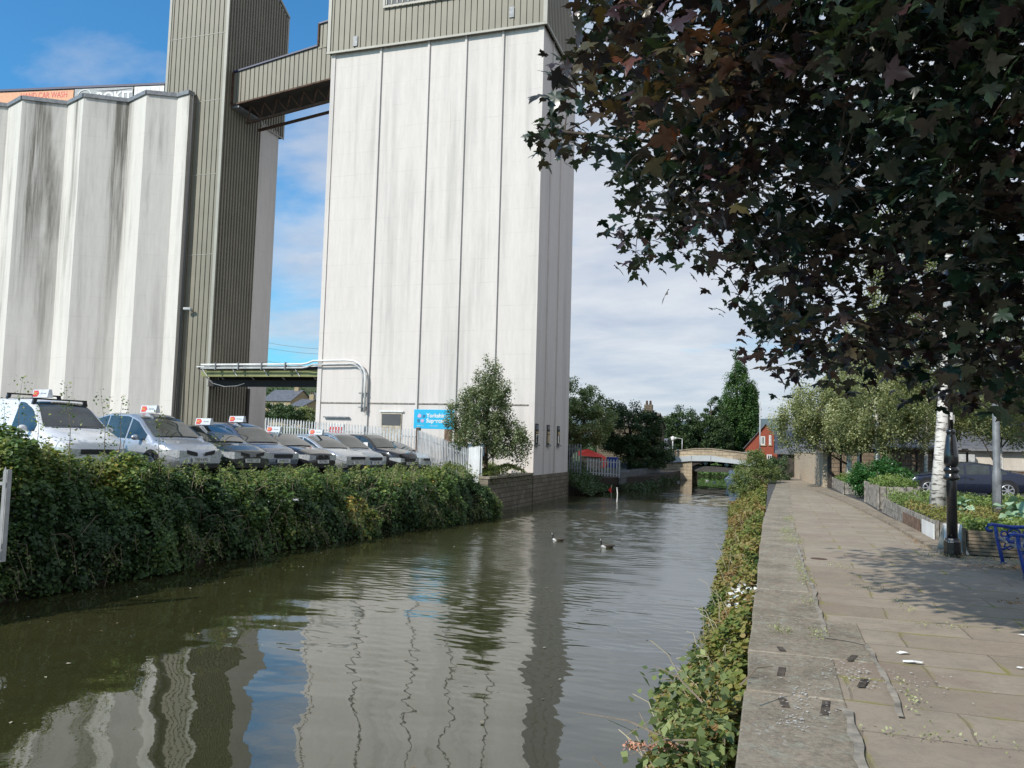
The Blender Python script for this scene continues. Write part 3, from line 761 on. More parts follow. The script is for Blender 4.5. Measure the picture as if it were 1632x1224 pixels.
# doors, shutters on the front
b = MB(); b.box(-19.15, -18.0, Y0-.05, Y0+.005, .25, 3.1); d_ = b.build('door', M['wood_pale'], T)
b = MB(); b.box(-19.1, -18.05, Y0-.075, Y0-.052, 2.45, 3.02); b.build('pane', M['clad_dark'], d_)
b = MB(); b.box(-19.25, -17.9, Y0-.1, Y0-.052, 3.12, 3.2); b.build('frame', M['white'], d_)
b = MB(); b.box(-22.25, -21.3, Y0-.05, Y0+.005, .25, 2.45); d_ = b.build('door', M['white'], T)
b = MB(); b.box(-22.15, -21.4, Y0-.075, Y0-.052, 1.6, 2.3); b.build('panel', M['red_sign'], d_)
b = MB(); b.box(-22.5, -21.0, Y0-.16, Y0-.04, 2.78, 2.84); b.build('hood', M['galv_dark'], d_)
b = MB(); b.box(-15.6, -14.4, Y0-.05, Y0+.005, .25, 2.3); d_ = b.build('door', M['wood_brown'], T)
# the two pipes sweeping across the front and down
def pipe_run(off, r_, dz):
    pts = [(-30.5, 37.45+off, 5.62+dz), (-24.0, 37.45+off, 5.62+dz), (-23.6, 37.35+off, 5.66+dz), (-23.2, 37.28, 5.78+dz), (-21.2, 37.28, 5.80+dz)]
    for i in range(7):
        a = math.pi/2*(1 - i/6.); rr = .95+dz*.8; pts.append((-21.0 + rr*math.cos(a), 37.28, 4.83 + rr*math.sin(a)))
    pts.append((-21.0+.95+dz*.8, 37.28, 3.1)); return MB().tube(pts, r_, 10)
P_ = empty('wall_pipes', (0,0,0), 0, 'pair of pale pipes running along the low gantry and bending down the white silo front', 'pipes')
pipe_run(.0, .055, .0).build('pipe', M['white'], P_, True); pipe_run(.0, .05, -.20).build('pipe', M['galv'], P_, True)
for x in (-29.5,-28,-26.5,-25): MB().box(x-.025, x+.025, 37.35, 37.55, 5.32, 5.72).build('bracket', M['galv_dark'], P_)
for z in (4.05, 3.32): MB().box(-20.4, -19.98, 37.24, 37.5, z, z+.05).build('bracket', M['galv_dark'], P_)

# low gantry between the two towers
GN = empty('low_gantry', (0,0,0), 0, 'low roofed gantry with green and black beams spanning between the two towers', 'gantry')
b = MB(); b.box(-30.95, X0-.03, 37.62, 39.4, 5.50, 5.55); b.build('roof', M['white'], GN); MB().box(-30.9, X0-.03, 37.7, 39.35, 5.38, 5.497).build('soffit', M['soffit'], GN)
b = MB(); b.box(-30.7, X0-.03, 37.75, 37.95, 5.0, 5.30); b.box(-30.6, X0-.03, 37.72, 37.98, 5.301, 5.34); b.box(-30.6, X0-.03, 37.72, 37.98, 4.97, 5.0); b.build('green_beam', M['green_beam'], GN)
MB().box(-30.7, X0-.03, 39.28, 39.34, 4.9, 5.375).build('added_dark_panel', M['soffit'], GN)  # dark panel added to close off the sky between the beams
b = MB(); b.box(-30.72, X0-.03, 38.4, 38.6, 4.50, 4.84); b.box(-30.72, X0-.03, 38.3, 38.7, 4.47, 4.499); b.build('black_beam', M['soffit'], GN)
for x in (-30.6,-28.6,-26.6,-24.6): MB().bar((x, 37.7, 5.42), (x+.35, 37.72, 4.98), .04).build('strut', M['galv'], GN); MB().bar((x+.9, 38.2, 5.0), (x+.9, 38.5, 4.85), .05).build('hanger', M['galv'], GN)
b = MB(); b.tube([(-30.5,37.9,5.0),(-30.0,37.9,4.6),(-29.2,37.9,4.42),(-28.4,37.9,4.46),(-27.9,37.9,4.6)], .025, 5); b.build('loose_cable', M['galv_dark'], GN)

# clad lift tower
XA, XB, YA, YB = -35.05, -30.75, 38.5, 44.55
C_ = empty('lift_tower', (0,0,0), 0, 'tall olive clad lift tower between the fluted silos and the white block', 'tower')
b = MB(); b.box(XA+.3, XB-.05, 42.1, 44.1, .1, 21.6); b.build('concrete_core', M['conc'], C_)
b = MB()
top_s = lambda t: 32.5 - 2.9*max(0, t-.2)/.8
clad(b, (XA, YA), (XB, YA), .25, 32.5); clad(b, (XB, YA), (XB, 42.1), .25, lambda t: top_s(t*.6), .26, .12)
clad(b, (XB, 42.1), (XB, YB), 21.35, lambda t: top_s(.6+.4*t), .26, .12); clad(b, (XB, YB), (XA, YB), 21.35, 29.6); clad(b, (XA, YB), (XA, YA), .25, 29.6)
b.build('cladding', M['clad'], C_)
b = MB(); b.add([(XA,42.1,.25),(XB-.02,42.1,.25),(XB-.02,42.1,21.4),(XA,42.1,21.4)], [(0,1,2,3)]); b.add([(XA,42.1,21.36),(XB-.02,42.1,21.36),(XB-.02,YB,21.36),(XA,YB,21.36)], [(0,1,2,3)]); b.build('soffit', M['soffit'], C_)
b = MB(); b.box(XB-.16, XB+.03, YA-.04, YA-.003, .25, 32.4); b.box(XA-.03, XA+.14, YA-.04, YA-.003, .25, 32.4); b.box(XB+.003, XB+.04, YB-.12, YB+.02, 21.3, 29.6)
b.bar((XB+.03, YA+1.2, 32.5), (XB+.03, YB, 29.62), .12, .14); b.box(XB+.003, XB+.05, 42.1, YB, 21.28, 21.36)
for z in (12.2, 17, 21.5, 25.6): b.box(XA, XB, YA-.012, YA-.002, z, z+.03)
b.build('cladding_trim', M['trim'], C_)
b = MB(); b.box(-30.74, -30.66, 42.0, 42.25, .3, 4.6); b.build('torn_edge', M['soffit'], C_)

# inclined conveyor gallery between the towers
Gc = empty('conveyor_gallery', (0,0,0), 0, 'inclined olive clad conveyor gallery joining the lift tower to the white block high up', 'gallery')
GA, GB, GY = -30.7, X0-.2, 39.15
zb_ = lambda t: 21.35 + .95*t; zt_ = lambda t: 23.35 + 1.25*t
b = MB(); clad(b, (GA, GY), (GB, GY), zb_, zt_, .30); clad(b, (GB, GY+2.2), (GA, GY+2.2), lambda t: zb_(1-t), lambda t: zt_(1-t), .30)
clad(b, (-24.95, GY-.03), (GB, GY-.03), lambda t: 24.1+.2*t, lambda t: 25.55 + .25*t, .30)
b.build('cladding', M['clad'], Gc)
b = MB(); b.add([(GA,GY,zt_(0)+.02),(GB,GY,zt_(1)+.02),(GB,GY+2.2,zt_(1)+.02),(GA,GY+2.2,zt_(0)+.02)], [(0,1,2,3)]); b.bar((GA,GY-.04,zt_(0)+.05),(-24.95,GY-.04,zt_(.73)+.05),.09); b.bar((-24.95,GY-.07,25.6),(GB,GY-.07,25.85),.09); b.add([(-24.95,GY,25.57),(GB,GY,25.82),(GB,GY+2,25.82),(-24.95,GY+2,25.57)], [(0,1,2,3)]); b.build('roof', M['navy'], Gc)
b = MB(); b.add([(GA,GY+.02,zb_(0)+.01),(GB,GY+.02,zb_(1)+.01),(GB,GY+2.2,zb_(1)+.01),(GA,GY+2.2,zb_(0)+.01)], [(0,1,2,3)]); b.build('floor', M['soffit'], Gc)
b = MB(); b.bar((GA,GY-.05,zb_(0)),(GB,GY-.05,zb_(1)),.09); b.bar((GA+.4,GY+.9,zb_(0)-.75),(GB,GY+.9,zb_(1)-.75),.14); b.bar((GA+.4,GY+2.1,zb_(0)-.75),(GB,GY+2.1,zb_(1)-.75),.14)
b.bar((GA,GY-.05,zb_(0)),(GA,GY-.05,zt_(0)),.1); b.bar((-24.95,GY-.07,24.3),(-24.95,GY-.07,25.6),.09)
for i in range(8):
    x = GA+.5+i*.9; t = (x-GA)/(GB-GA); t2 = (x+.45-GA)/(GB-GA)
    b.bar((x,GY+.9,zb_(t)-.7),(x+.45,GY+.5,zb_(t2)),.07); b.bar((x+.45,GY+.5,zb_(t2)),(x+.9,GY+.9,zb_(t)-.6),.07)
b.build('truss', M['rust'], Gc)
b = MB(); b.box(GA-.02, GA+.5, GY-.02, GY+2.3, 21.2, 21.33); b.build('bearing', M['galv_dark'], Gc)

# ------------------------------------------------------------------ the old fluted silos
S_ = empty('fluted_silo', (0,0,0), 0, 'row of stained fluted grey white concrete grain silos at the left', 'silo')
pk = [(-31.75, 36.75), (-33.95, 35.85), (-37.9, 35.25), (-41.8, 34.6), (-45.7, 33.95), (-49.6, 33.3), (-53.5, 32.65)]
vl = [(-32.75, 36.97), (-35.85, 36.55), (-39.75, 35.9), (-43.65, 35.25), (-47.55, 34.6), (-51.45, 33.95)]
line = []
for i in range(len(vl)): line += [pk[i], vl[i]]
line.append(pk[-1]); KS = 1.044; line = [(x*KS, y*KS) for x, y in line]; line[0] = (-32.87, 38.05); line[1] = (-33.93, 38.27); ZS = 21.85
poly = line[::-1] + [(-33.6, 46), (-54, 43)]
b = MB(); b.prism(poly, .2, ZS); b.build('fluted_wall', M['conc_old'], S_)
b = MB()
for i in range(len(line)-1):
    a = Vector((*line[i], 0)); c = Vector((*line[i+1], 0)); d = (c-a).normalized(); nn = Vector((-d.y, d.x, 0)) * -1
    if nn.y > 0: nn = -nn
    q = [a + nn*.10, c + nn*.10, c - nn*.35, a - nn*.35]
    b.prism([(p.x, p.y) for p in q], ZS-.02 + .002*(i % 2), ZS+.22 + .002*(i % 2))
b.build('coping', M['galv_dark'], S_)
b = MB(); ra, rb = (-36.45, 39.98), (-55.3, 36.85); clad(b, rb, ra, ZS, 23.64, .33)
b.build('rooftop_gallery', M['clad'], S_)
b = MB(); b.prism([rb, ra, (ra[0], ra[1]+4), (rb[0], rb[1]+4)], 23.66, 23.78); b.bar((*rb, 23.72), (*ra, 23.72), .16, .14); b.build('gallery_roof', M['navy'], S_)
b = MB()
for dx in (0, .12, .25): b.tube([(-32.78+dx*.6, 38.2-dx*.1, .4), (-32.8+dx, 38.2, 3), (-32.76+dx*.5, 38.2, 5.4), (-32.75+dx*.2, 38.2, ZS)], .022, 5)
b.build('cable', M['black'], S_)

def on_gallery(t, off=.06):
    d = Vector((ra[0]-rb[0], ra[1]-rb[1])).normalized(); L_ = (Vector(ra)-Vector(rb)).length
    p = Vector(ra) - d*(t); nn = Vector((d.y, -d.x)); return (p.x + nn.x*off, p.y + nn.y*off)
angG = math.atan2(ra[1]-rb[1], ra[0]-rb[0])
def banner(name, t0, t1, z0, z1, m, label, lines_=()):
    c = on_gallery((t0+t1)/2); r_ = empty(name, (c[0], c[1], (z0+z1)/2), angG, label, 'banner', 'banners along the silo roof')
    h = (z1-z0)/2; w_ = abs(t1-t0)/2
    MB().box(-w_, w_, -.03, 0, -h, h).build('sheet', m, r_)
    return r_, w_, h
bn, w_, h = banner('orange_banner', 6.3, 12.0, 22.63, 23.54, M['orange_banner'], 'orange car wash banner at the left end of the silo roof')
text('lettering', 'HAND CAR WASH', .56, M['red_sign'], bn, (.75, -.036, .16), (R(90), 0, 0), sx=.72)
bn, w_, h = banner('grey_banner', 2.15, 6.22, 22.15, 23.58, M['grey_banner'], 'grey banner with big white outlined letters on the silo roof')
t_ = text('lettering', 'ROKIT', .74, M['white'], bn, (.75, -.045, .14), (R(90), 0, 0), sx=1.15, bold=.03)
text('lettering', 'ACTIVE', .24, M['white'], bn, (-1.30, -.045, .12), (R(90), 0, 0))
b = MB(); ring = [(math.cos(a)*.52 - 1.3, -.04, math.sin(a)*.52 + .12) for a in np.linspace(0, 6.283, 25)]; b.tube(ring, .035, 5, False); b.build('ring_emblem', M['white'], bn)
b = MB()
for i in range(4): b.add([(-.6+i*.15, -.038, .55-i*.05), (1.0+i*.28, -.038, .5+i*.03), (1.2+i*.28, -.038, .56+i*.03)], [(0,1,2)])
b.build('dark_flash', M['dark_banner'], bn)
bn, w_, h = banner('white_banner', .02, 2.05, 22.2, 23.58, M['white'], 'white banner with faint dark marks beside the olive tower')
b = MB(); b.box(-.35, .0, -.036, -.031, .12, .34); b.box(.5, .85, -.036, -.031, .05, .22); b.box(-.85, -.6, -.036, -.031, -.35, -.22)
for i in range(6): b.box(-.8+i*.3, -.785+i*.3, -.034, -.031, -.6, .6)
b.build('faded_print', M['galv_dark'], bn)

def camera_box(loc, rz):
    c = empty('security_camera', loc, rz, 'small security camera bracketed on the olive cladding of the lift tower', 'camera')
    MB().box(-.32, .12, -.38, -.22, -.05, .09).build('housing', M['galv'], c, bevel=.02)
    MB().bar((0, 0, .0), (0, -.32, .03), .05).box(-.06, .06, -.03, 0, -.1, .1).build('bracket', M['galv_dark'], c)
    MB().lathe([(.045, -.35), (.045, -.32)], (0, -.30, .02), 10, 'x').build('lens', M['black'], c)
x, y, z = Py(305, 494, YA); camera_box((x, YA-.01, z), R(15))

# ------------------------------------------------------------------ vehicles
DARKBOX = M['black']
def smooth_interp(x, xs_, ys_):
    return float(np.interp(x, xs_, ys_))

def make_car(name, label, pos, head, col, L_=4.2, W_=1.75, top=None, belt=None, pillars=(-.1,), glass_x=(-1.75, .95), roofx=(-1.3, .35), cowl=1.0, wheel=.31, axle=(-1.28, 1.32),
             cat='car', group=None, plate=None, grille='bar', sign=None, rails=False, hl=(.62, .20), tail_win=True, dark_roofbars=False, card=False):
    """x forward. top/belt: lists of (x, z) for the upper silhouette and the waist line"""
    root = empty(name, (pos[0], pos[1], pos[2]), R(head), label, cat, group)
    tx, tz = zip(*top); bx, bz = zip(*belt); hx = L_/2
    def zt(x): return smooth_interp(x, tx, tz)
    def zb(x): return min(smooth_interp(x, bx, bz), zt(x) - .015)
    def hw(x):
        u = abs(x)/hx; k = .27 if x > 0 else .15
        return W_/2 * (1 - k * max(0, (u-.62)/.38)**2.6 - .015*u*u)
    def wr(x): return hw(x) * (.95 - .40*max(0, min(.62, zt(x)-zb(x))))
    xs_ = sorted(set([round(v, 3) for v in list(np.linspace(-hx, hx, 41)) + list(tx)])); xs_ = [v for v in xs_ if -hx <= v <= hx]
    def ring(x):
        w_ = hw(x); a = zt(x); c = zb(x); q = wr(x); u = abs(x)/hx; z0 = .20 + .10*max(0, (u-.8)/.2)
        half = [(0, z0), (w_*.86, z0), (w_*.985, z0+.13), (w_, .5*(z0+c)), (w_*.985, c-.07), (w_*.95, c)]
        half += [(q + (w_*.95-q)*.12, a - .06 - .0*(a-c)) if a-c > .1 else (w_*.93, c + (a-c)*.3), (q*.93, a-.02), (q*.6, a), (0, a+.012)]
        return half
    vs, fs = [], []; rings = [ring(x) for x in xs_]; n = len(rings[0]); full = 2*n - 2
    for x, h in zip(xs_, rings):
        vs += [(x, y, z) for y, z in h] + [(x, -y, z) for y, z in h[-2:0:-1]]
    for i in range(len(xs_)-1):
        for k in range(full):
            k2 = (k+1) % full; fs.append((i*full+k, i*full+k2, (i+1)*full+k2, (i+1)*full+k))
    fs.append(tuple(range(full))); fs.append(tuple((len(xs_)-1)*full + k for k in range(full-1, -1, -1)))
    mb = MB(); mb.add(vs, fs); body = mb.build('body', col, root, True)
    es = body.modifiers.new('e', 'EDGE_SPLIT'); es.split_angle = R(38)
    # side glass, split at the pillars
    cuts = [glass_x[0]] + list(pillars) + [glass_x[1]]
    for sgn in (1, -1):
        for j in range(len(cuts)-1):
            xa, xb = cuts[j] + .035, cuts[j+1] - .035; m_ = MB(); P = []; k = 12
            for i in range(k+1):
                x = xa + (xb-xa)*i/k; a, c = zt(x), zb(x); w_ = hw(x); q = wr(x); lo = c + .035; hi = a - .085
                if hi < lo + .01: hi = lo + .01
                def yy(z):
                    t = (z-c)/max(.02, (a-.06-c)); return (w_*.95)*(1-t) + (q + (w_*.95-q)*.12)*t + .010
                P += [(x, sgn*yy(lo), lo), (x, sgn*yy(hi), hi)]
            m_.add(P, [(2*i, 2*i+2, 2*i+3, 2*i+1) for i in range(k)]); m_.build('side_window', M['glass'], root, True)
    # windscreen and rear screen lie on the top surface
    def screen(nm, xa, xb):
        m_ = MB(); P = []; k = 8; s_ = 8
        for i in range(k+1):
            x = xa + (xb-xa)*i/k; q = wr(x)*.90; a = zt(x)
            for j in range(s_+1):
                y = -q + 2*q*j/s_; f = abs(y)/wr(x); z = a + .012*(1-f) - (.02*max(0, (f-.6)/.33)) + .012
                P.append((x + .008, y, z))
        m_.add(P, [(i*(s_+1)+j, (i+1)*(s_+1)+j, (i+1)*(s_+1)+j+1, i*(s_+1)+j+1) for i in range(k) for j in range(s_)])
        return m_.build(nm, M['glass'], root, True)
    screen('windscreen', roofx[1] + .05, cowl - .04)
    if tail_win: screen('rear_window', glass_x[0] - .18, roofx[0] - .04)
    MB().tube([(cowl-.02, -.55, zt(cowl)+.015), (cowl-.02, 0, zt(cowl)+.035), (cowl-.02, .55, zt(cowl)+.015)], .012, 4).build('wiper', M['black'], root)
    # wheels
    for ax in axle:
        for sgn in (1, -1):
            y = sgn*(hw(ax)-.005)
            MB().lathe([(wheel+.075, -.012), (wheel+.075, .004)], (ax, y, wheel+.02), 24, 'y').build('wheel_arch', M['black'], root)
            wl = MB().lathe([(.16, -.02), (wheel*.93, -.025), (wheel, .0), (wheel, .13), (wheel*.93, .17), (.1, .17)] if sgn < 0 else [(.1, -.17), (wheel*.93, -.17), (wheel, -.13), (wheel, .0), (wheel*.93, .025), (.16, .02)], (ax, y, wheel), 22, 'y').build('wheel', M['tyre'], root, True)
            rm = MB(); yo = y + sgn*.028
            rm.lathe([(wheel*.66, -.006), (wheel*.66, .006)], (ax, yo - sgn*.014, wheel), 20, 'y'); rm.cm = 0
            for k in range(7):
                a = 2*math.pi*k/7; rm.bar((ax+.05*math.cos(a), yo, wheel+.05*math.sin(a)), (ax+wheel*.66*math.cos(a), yo, wheel+wheel*.66*math.sin(a)), .045, .02, (0,1,0))
            rm.tube([(ax+wheel*.67*math.cos(a), yo, wheel+wheel*.67*math.sin(a)) for a in np.linspace(0, 2*math.pi, 21)], .018, 5, False)
            rm.lathe([(.06, -.012), (.05, .012)], (ax, yo, wheel), 10, 'y')
            rm.build('rim', M['alloy'], wl)
    # face
    zf = zt(hx)
    for sgn in (1, -1):
        k = 7; P = []
        for i in range(k):
            x = hx - .04 - .42*i/(k-1) ; w_ = hw(x) + .006; zc = hl[0] + .05*i/(k-1); hh = hl[1]*(.5 - .28*i/(k-1))
            P += [(x+.012, sgn*(w_), zc-hh), (x+.012, sgn*(w_-.004), zc+hh)]
        xf = hx + .012
        P = [(xf, sgn*hw(hx)*.52, hl[0]-hl[1]*.35), (xf, sgn*hw(hx)*.52, hl[0]+hl[1]*.30)] + [(xf, sgn*(hw(hx)+.003), hl[0]-hl[1]*.5), (xf, sgn*(hw(hx)+.003), hl[0]+hl[1]*.45)] + P
        MB().add(P, [(2*i, 2*i+2, 2*i+3, 2*i+1) for i in range(len(P)//2-1)]).build('headlight', M['lamp_glass'], root, False)
    g_ = MB()
    if grille == 'kidney':
        for sgn in (1, -1):
            if sgn == -1: g_.build('grille', M['black'], root); g_ = MB()
            g_.xprism([(sgn*.03,.56),(sgn*.26,.58),(sgn*.24,.70),(sgn*.04,.71)], hx+.002, hx+.03)
    elif grille == 'slots':
        for sgn in (1, -1):
            if sgn == -1: g_.build('grille', M['black'], root); g_ = MB()
            g_.xprism([(sgn*.10,.57),(sgn*.40,.62),(sgn*.42,.72),(sgn*.12,.66)], hx+.002, hx+.03)
    else: g_.box(hx+.002, hx+.025, -.38, .38, .58, .69)
    g_.build('grille', M['black'], root)
    MB().box(hx+.002, hx+.02, -.55, .55, .27, .38).build('air_intake', M['black'], root)
    if plate:
        p_ = MB().box(hx+.03, hx+.045, -.26, .26, .42, .53).build('number_plate', M['plate'], root)
        text('lettering', plate, .115, M['ink'], p_, (hx+.047, 0, .475), (R(90), 0, R(90)), .001, sx=.78)
    for sgn in (1, -1):
        xm = glass_x[1]-.22; MB().ball((xm, sgn*(hw(xm)+.10), zb(xm)+.09), .07, .11, .075, 8, 6).bar((xm, sgn*(hw(xm)-.03), zb(xm)+.03), (xm, sgn*(hw(xm)+.06), zb(xm)+.06), .03).build('wing_mirror', col if col is not None else M['black'], root, True)
    for sgn in (1, -1):
        m_ = MB()
        for xp in pillars: m_.bar((xp, sgn*(hw(xp)+.003), .34), (xp, sgn*(hw(xp)*.985+.003), zb(xp)-.02), .008, .012)
        for xp in pillars: m_.box(xp-.30, xp-.14, sgn*hw(xp)-.012, sgn*hw(xp)+.018, zb(xp)-.16, zb(xp)-.13)
        m_.build('door_trim', M['black'], root)
    if rails:
        for xr_ in (-.6, .55):
            a = zt(xr_) + .09; m_ = MB(); m_.bar((xr_, -wr(xr_)*.98, a), (xr_, wr(xr_)*.98, a), .05, .035)
            for sgn in (1, -1): m_.bar((xr_, sgn*wr(xr_)*.9, a), (xr_, sgn*wr(xr_)*.96, a-.13), .07)
            m_.build('roof_bar', M['black'], root)
    if card:
        x_ = .5*(cuts[-1]+cuts[-2]); MB().box(x_-.12, x_+.13, -hw(x_)*.90, -hw(x_)*.885+.0, zb(x_)+.05, zb(x_)+.33).build('price_card', M['paper'], root)
    return root, zt

CARG = 'used cars parked along the canal bank'
SIGNG = 'red arrow roof signs on the parked cars'
PROF = {
 'mpv': dict(L_=4.27, top=[(-2.14,.55),(-2.10,.95),(-1.95,1.20),(-1.55,1.55),(-.9,1.66),(.0,1.64),(.45,1.50),(.80,1.27),(1.28,.98),(1.75,.87),(2.05,.72),(2.135,.58)],
             belt=[(-2.1,.95),(-1,.98),(.6,.93),(1.2,.88),(1.7,.80),(2.1,.60)], glass_x=(-1.85,1.0), roofx=(-1.5,.25), cowl=1.22, pillars=(-.85,.15)),
 'hatch': dict(L_=4.2, top=[(-2.10,.50),(-2.07,.95),(-1.85,1.18),(-1.35,1.43),(-.7,1.47),(-.05,1.44),(.45,1.25),(1.02,.97),(1.55,.88),(1.95,.74),(2.10,.56)],
             belt=[(-2.1,.93),(-1,.93),(.6,.88),(1.0,.86),(1.6,.78),(2.1,.58)], glass_x=(-1.65,.82), roofx=(-1.3,-.02), cowl=1.02, pillars=(-.95,-.1)),
 'saloon': dict(L_=4.75, top=[(-2.37,.50),(-2.34,.93),(-1.95,1.05),(-1.55,1.10),(-.95,1.36),(-.35,1.44),(.25,1.40),(.70,1.22),(1.22,.98),(1.85,.88),(2.25,.75),(2.375,.55)],
             belt=[(-2.35,.93),(-1.5,.95),(.6,.88),(1.2,.86),(1.9,.78),(2.35,.58)], glass_x=(-1.45,1.02), roofx=(-.9,.22), cowl=1.22, pillars=(-.85,.08), axle=(-1.42,1.42)),
 'suv': dict(L_=4.5, top=[(-2.25,.55),(-2.22,1.05),(-2.08,1.35),(-1.75,1.62),(-1.0,1.70),(.0,1.68),(.40,1.52),(.95,1.12),(1.6,1.03),(2.1,.90),(2.25,.62)],
             belt=[(-2.2,1.05),(-1,1.05),(.6,1.0),(1.0,.99),(1.7,.93),(2.2,.66)], glass_x=(-1.95,.78), roofx=(-1.75,.05), cowl=.98, pillars=(-1.0,-.05), wheel=.36),
 'van': dict(L_=4.35, W_=1.82, top=[(-2.17,.55),(-2.15,1.70),(-1.9,1.82),(-.6,1.84),(.35,1.80),(.75,1.62),(1.30,1.12),(1.75,.98),(2.05,.84),(2.175,.60)],
             belt=[(-2.1,1.10),(-1,1.10),(.6,1.04),(1.25,1.02),(1.7,.90),(2.1,.64)], glass_x=(.1,1.15), roofx=(-1.8,.45), cowl=1.28, pillars=()),
}
CP = {k: paint(k, c, r_, m_) for k, c, r_, m_ in [('white_paint',(.78,.79,.80),.3,0),('silver_paint',(.46,.49,.53),.32,.55),('black_green_paint',(.035,.045,.043),.28,.3),('blue_grey_paint',(.10,.12,.17),.28,.45),
      ('black_paint',(.016,.017,.02),.26,.2),('pale_silver_paint',(.50,.52,.54),.32,.5),('steel_blue_paint',(.30,.36,.42),.3,.5),('ice_blue_paint',(.48,.56,.62),.32,.3),('navy_paint',(.012,.018,.042),.26,.3),('grey_car_paint',(.22,.23,.25),.3,.4)]}

def roof_sign(label, car, zt, x=-.1):
    r_ = empty('roof_sign', (0,0,0), 0, label, 'roof sign', SIGNG)
    a = car.rotation_euler.z; z0 = zt(x) + .035
    r_.location = (car.location.x + x*math.cos(a), car.location.y + x*math.sin(a), car.location.z + z0); r_.rotation_euler = (0, 0, a); r_.scale = (.72, .72, .72)
    b_ = MB(); b_.xprism([(-.10, 0), (.10, 0), (.045, .27), (-.045, .27)], -.48, .48); b_.build('shell', M['sign_body'], r_)
    tilt = math.atan2(.055, .27)
    def on(px, pz, off=.006): return (px, -.10 + pz*.2037 - off, pz)
    c_ = MB(); P = [on(-.42,.03), on(-.16,.03), on(-.06,.135), on(-.16,.24), on(-.42,.24)]
    c_.add(P, [(0,1,2,3,4)]); ar = c_.build('arrow', M['red_sign'], r_)
    text('lettering', 'EBC', .13, M['yellow'], ar, on(-.27, .135, .012), (R(90)-tilt, 0, 0), .001)
    text('lettering', 'CAR SALES', .07, M['galv_dark'], r_, on(.2, .135, .010), (R(90)-tilt, 0, 0), .001)
    c_ = MB(); P = [(x_, -y_, z_) for x_, y_, z_ in P]; c_.add(P, [(0,1,2,3,4)]); c_.build('arrow', M['red_sign'], r_)
    return r_

def yz(x, y): return yard_z(x, y)
cars = [
 # kind, label, front x, front y, heading, paint, plate, grille, sign label
 ('van', 'white van with black roof bars parked nearest among the canal side cars', -14.3, 14.3, -14, 'white_paint', None, 'bar', 'red arrow roof sign on the white van', dict(rails=True)),
 ('mpv', 'silver people carrier with twin slot grille beside the white van', -13.95, 17.3, -14, 'silver_paint', 'YN54 KFG', 'slots', 'red arrow roof sign on the silver car beside the white van', {}),
 ('hatch', 'dark green black hatchback between the silver people carrier and the blue grey car', -14.15, 19.75, -14, 'black_green_paint', 'MM05 CLK', 'slots', 'red arrow roof sign on the dark green black hatchback', {}),
 ('mpv', 'dark blue grey people carrier with a price card in its window', -14.55, 21.9, -14, 'blue_grey_paint', 'DX08 JVO', 'bar', 'red arrow roof sign on the dark blue grey people carrier', dict(card=True)),
 ('saloon', 'black saloon with twin kidney grille in the middle of the row', -14.7, 24.5, -14, 'black_paint', 'YK57 NFD', 'kidney', 'red arrow roof sign on the black kidney grille saloon', {}),
 ('hatch', 'pale silver low hatchback right of the black saloon', -14.7, 27.0, -14, 'pale_silver_paint', 'FD06 XTB', 'bar', 'red arrow roof sign on the pale silver low hatchback', {}),
 ('mpv', 'steel blue hatchback behind the pale silver one', -15.2, 29.4, -14, 'steel_blue_paint', 'YS07 HJK', 'bar', None, dict(card=True)),
 ('suv', 'black tall car with black mirrors near the end of the row', -14.9, 32.0, -14, 'black_paint', 'LN09 RWE', 'bar', None, dict(card=True)),
 ('hatch', 'pale ice blue small car at the far end of the row by the fence', -15.1, 34.4, -10, 'ice_blue_paint', None, 'bar', None, {}),
 ('mpv', 'white car in the second row behind the black saloon', -20.0, 27.0, -14, 'white_paint', None, 'bar', 'red arrow roof sign on the white second row car', {}),
 ('hatch', 'silver grey car in the second row near the silo fence', -19.6, 30.5, -14, 'grey_car_paint', None, 'bar', 'red arrow roof sign on the grey second row car', {}),
]
for kind, label, fx, fy, hd, pc, pl, gr, sg, kw in cars:
    pr = dict(PROF[kind]); L_ = pr['L_']; a = R(hd)
    cx, cy = fx - math.cos(a)*L_/2, fy - math.sin(a)*L_/2
    root, zt = make_car('parked_van' if kind == 'van' else 'parked_car', label, (cx, cy, yz(cx, cy) + .0), hd, CP[pc], cat='van' if kind == 'van' else 'car', group=CARG, plate=pl, grille=gr, **{**pr, **kw})
    root.location.z = .5*(yz(cx, cy) + yz(fx, fy))
    if sg: roof_sign(sg, root, zt, -.1 if kind != 'van' else -.25)

pr = dict(PROF['saloon'])
root, zt = make_car('parked_car', 'dark navy saloon parked in the car park behind the birch trunk', (7.65, 37.9, -.02), 180, CP['navy_paint'], plate=None, **{**pr, 'L_': 4.85, 'wheel': .34})
make_car('passing_car', 'grey car crossing the stone bridge beside the street lamp', (-7.0, 76.5, .05), 0, CP['grey_car_paint'], **PROF['hatch'])[0]
make_car('passing_car', 'silver car crossing the stone bridge at its right end', (-2.5, 77.0, .0), 180, CP['silver_paint'], **PROF['hatch'])

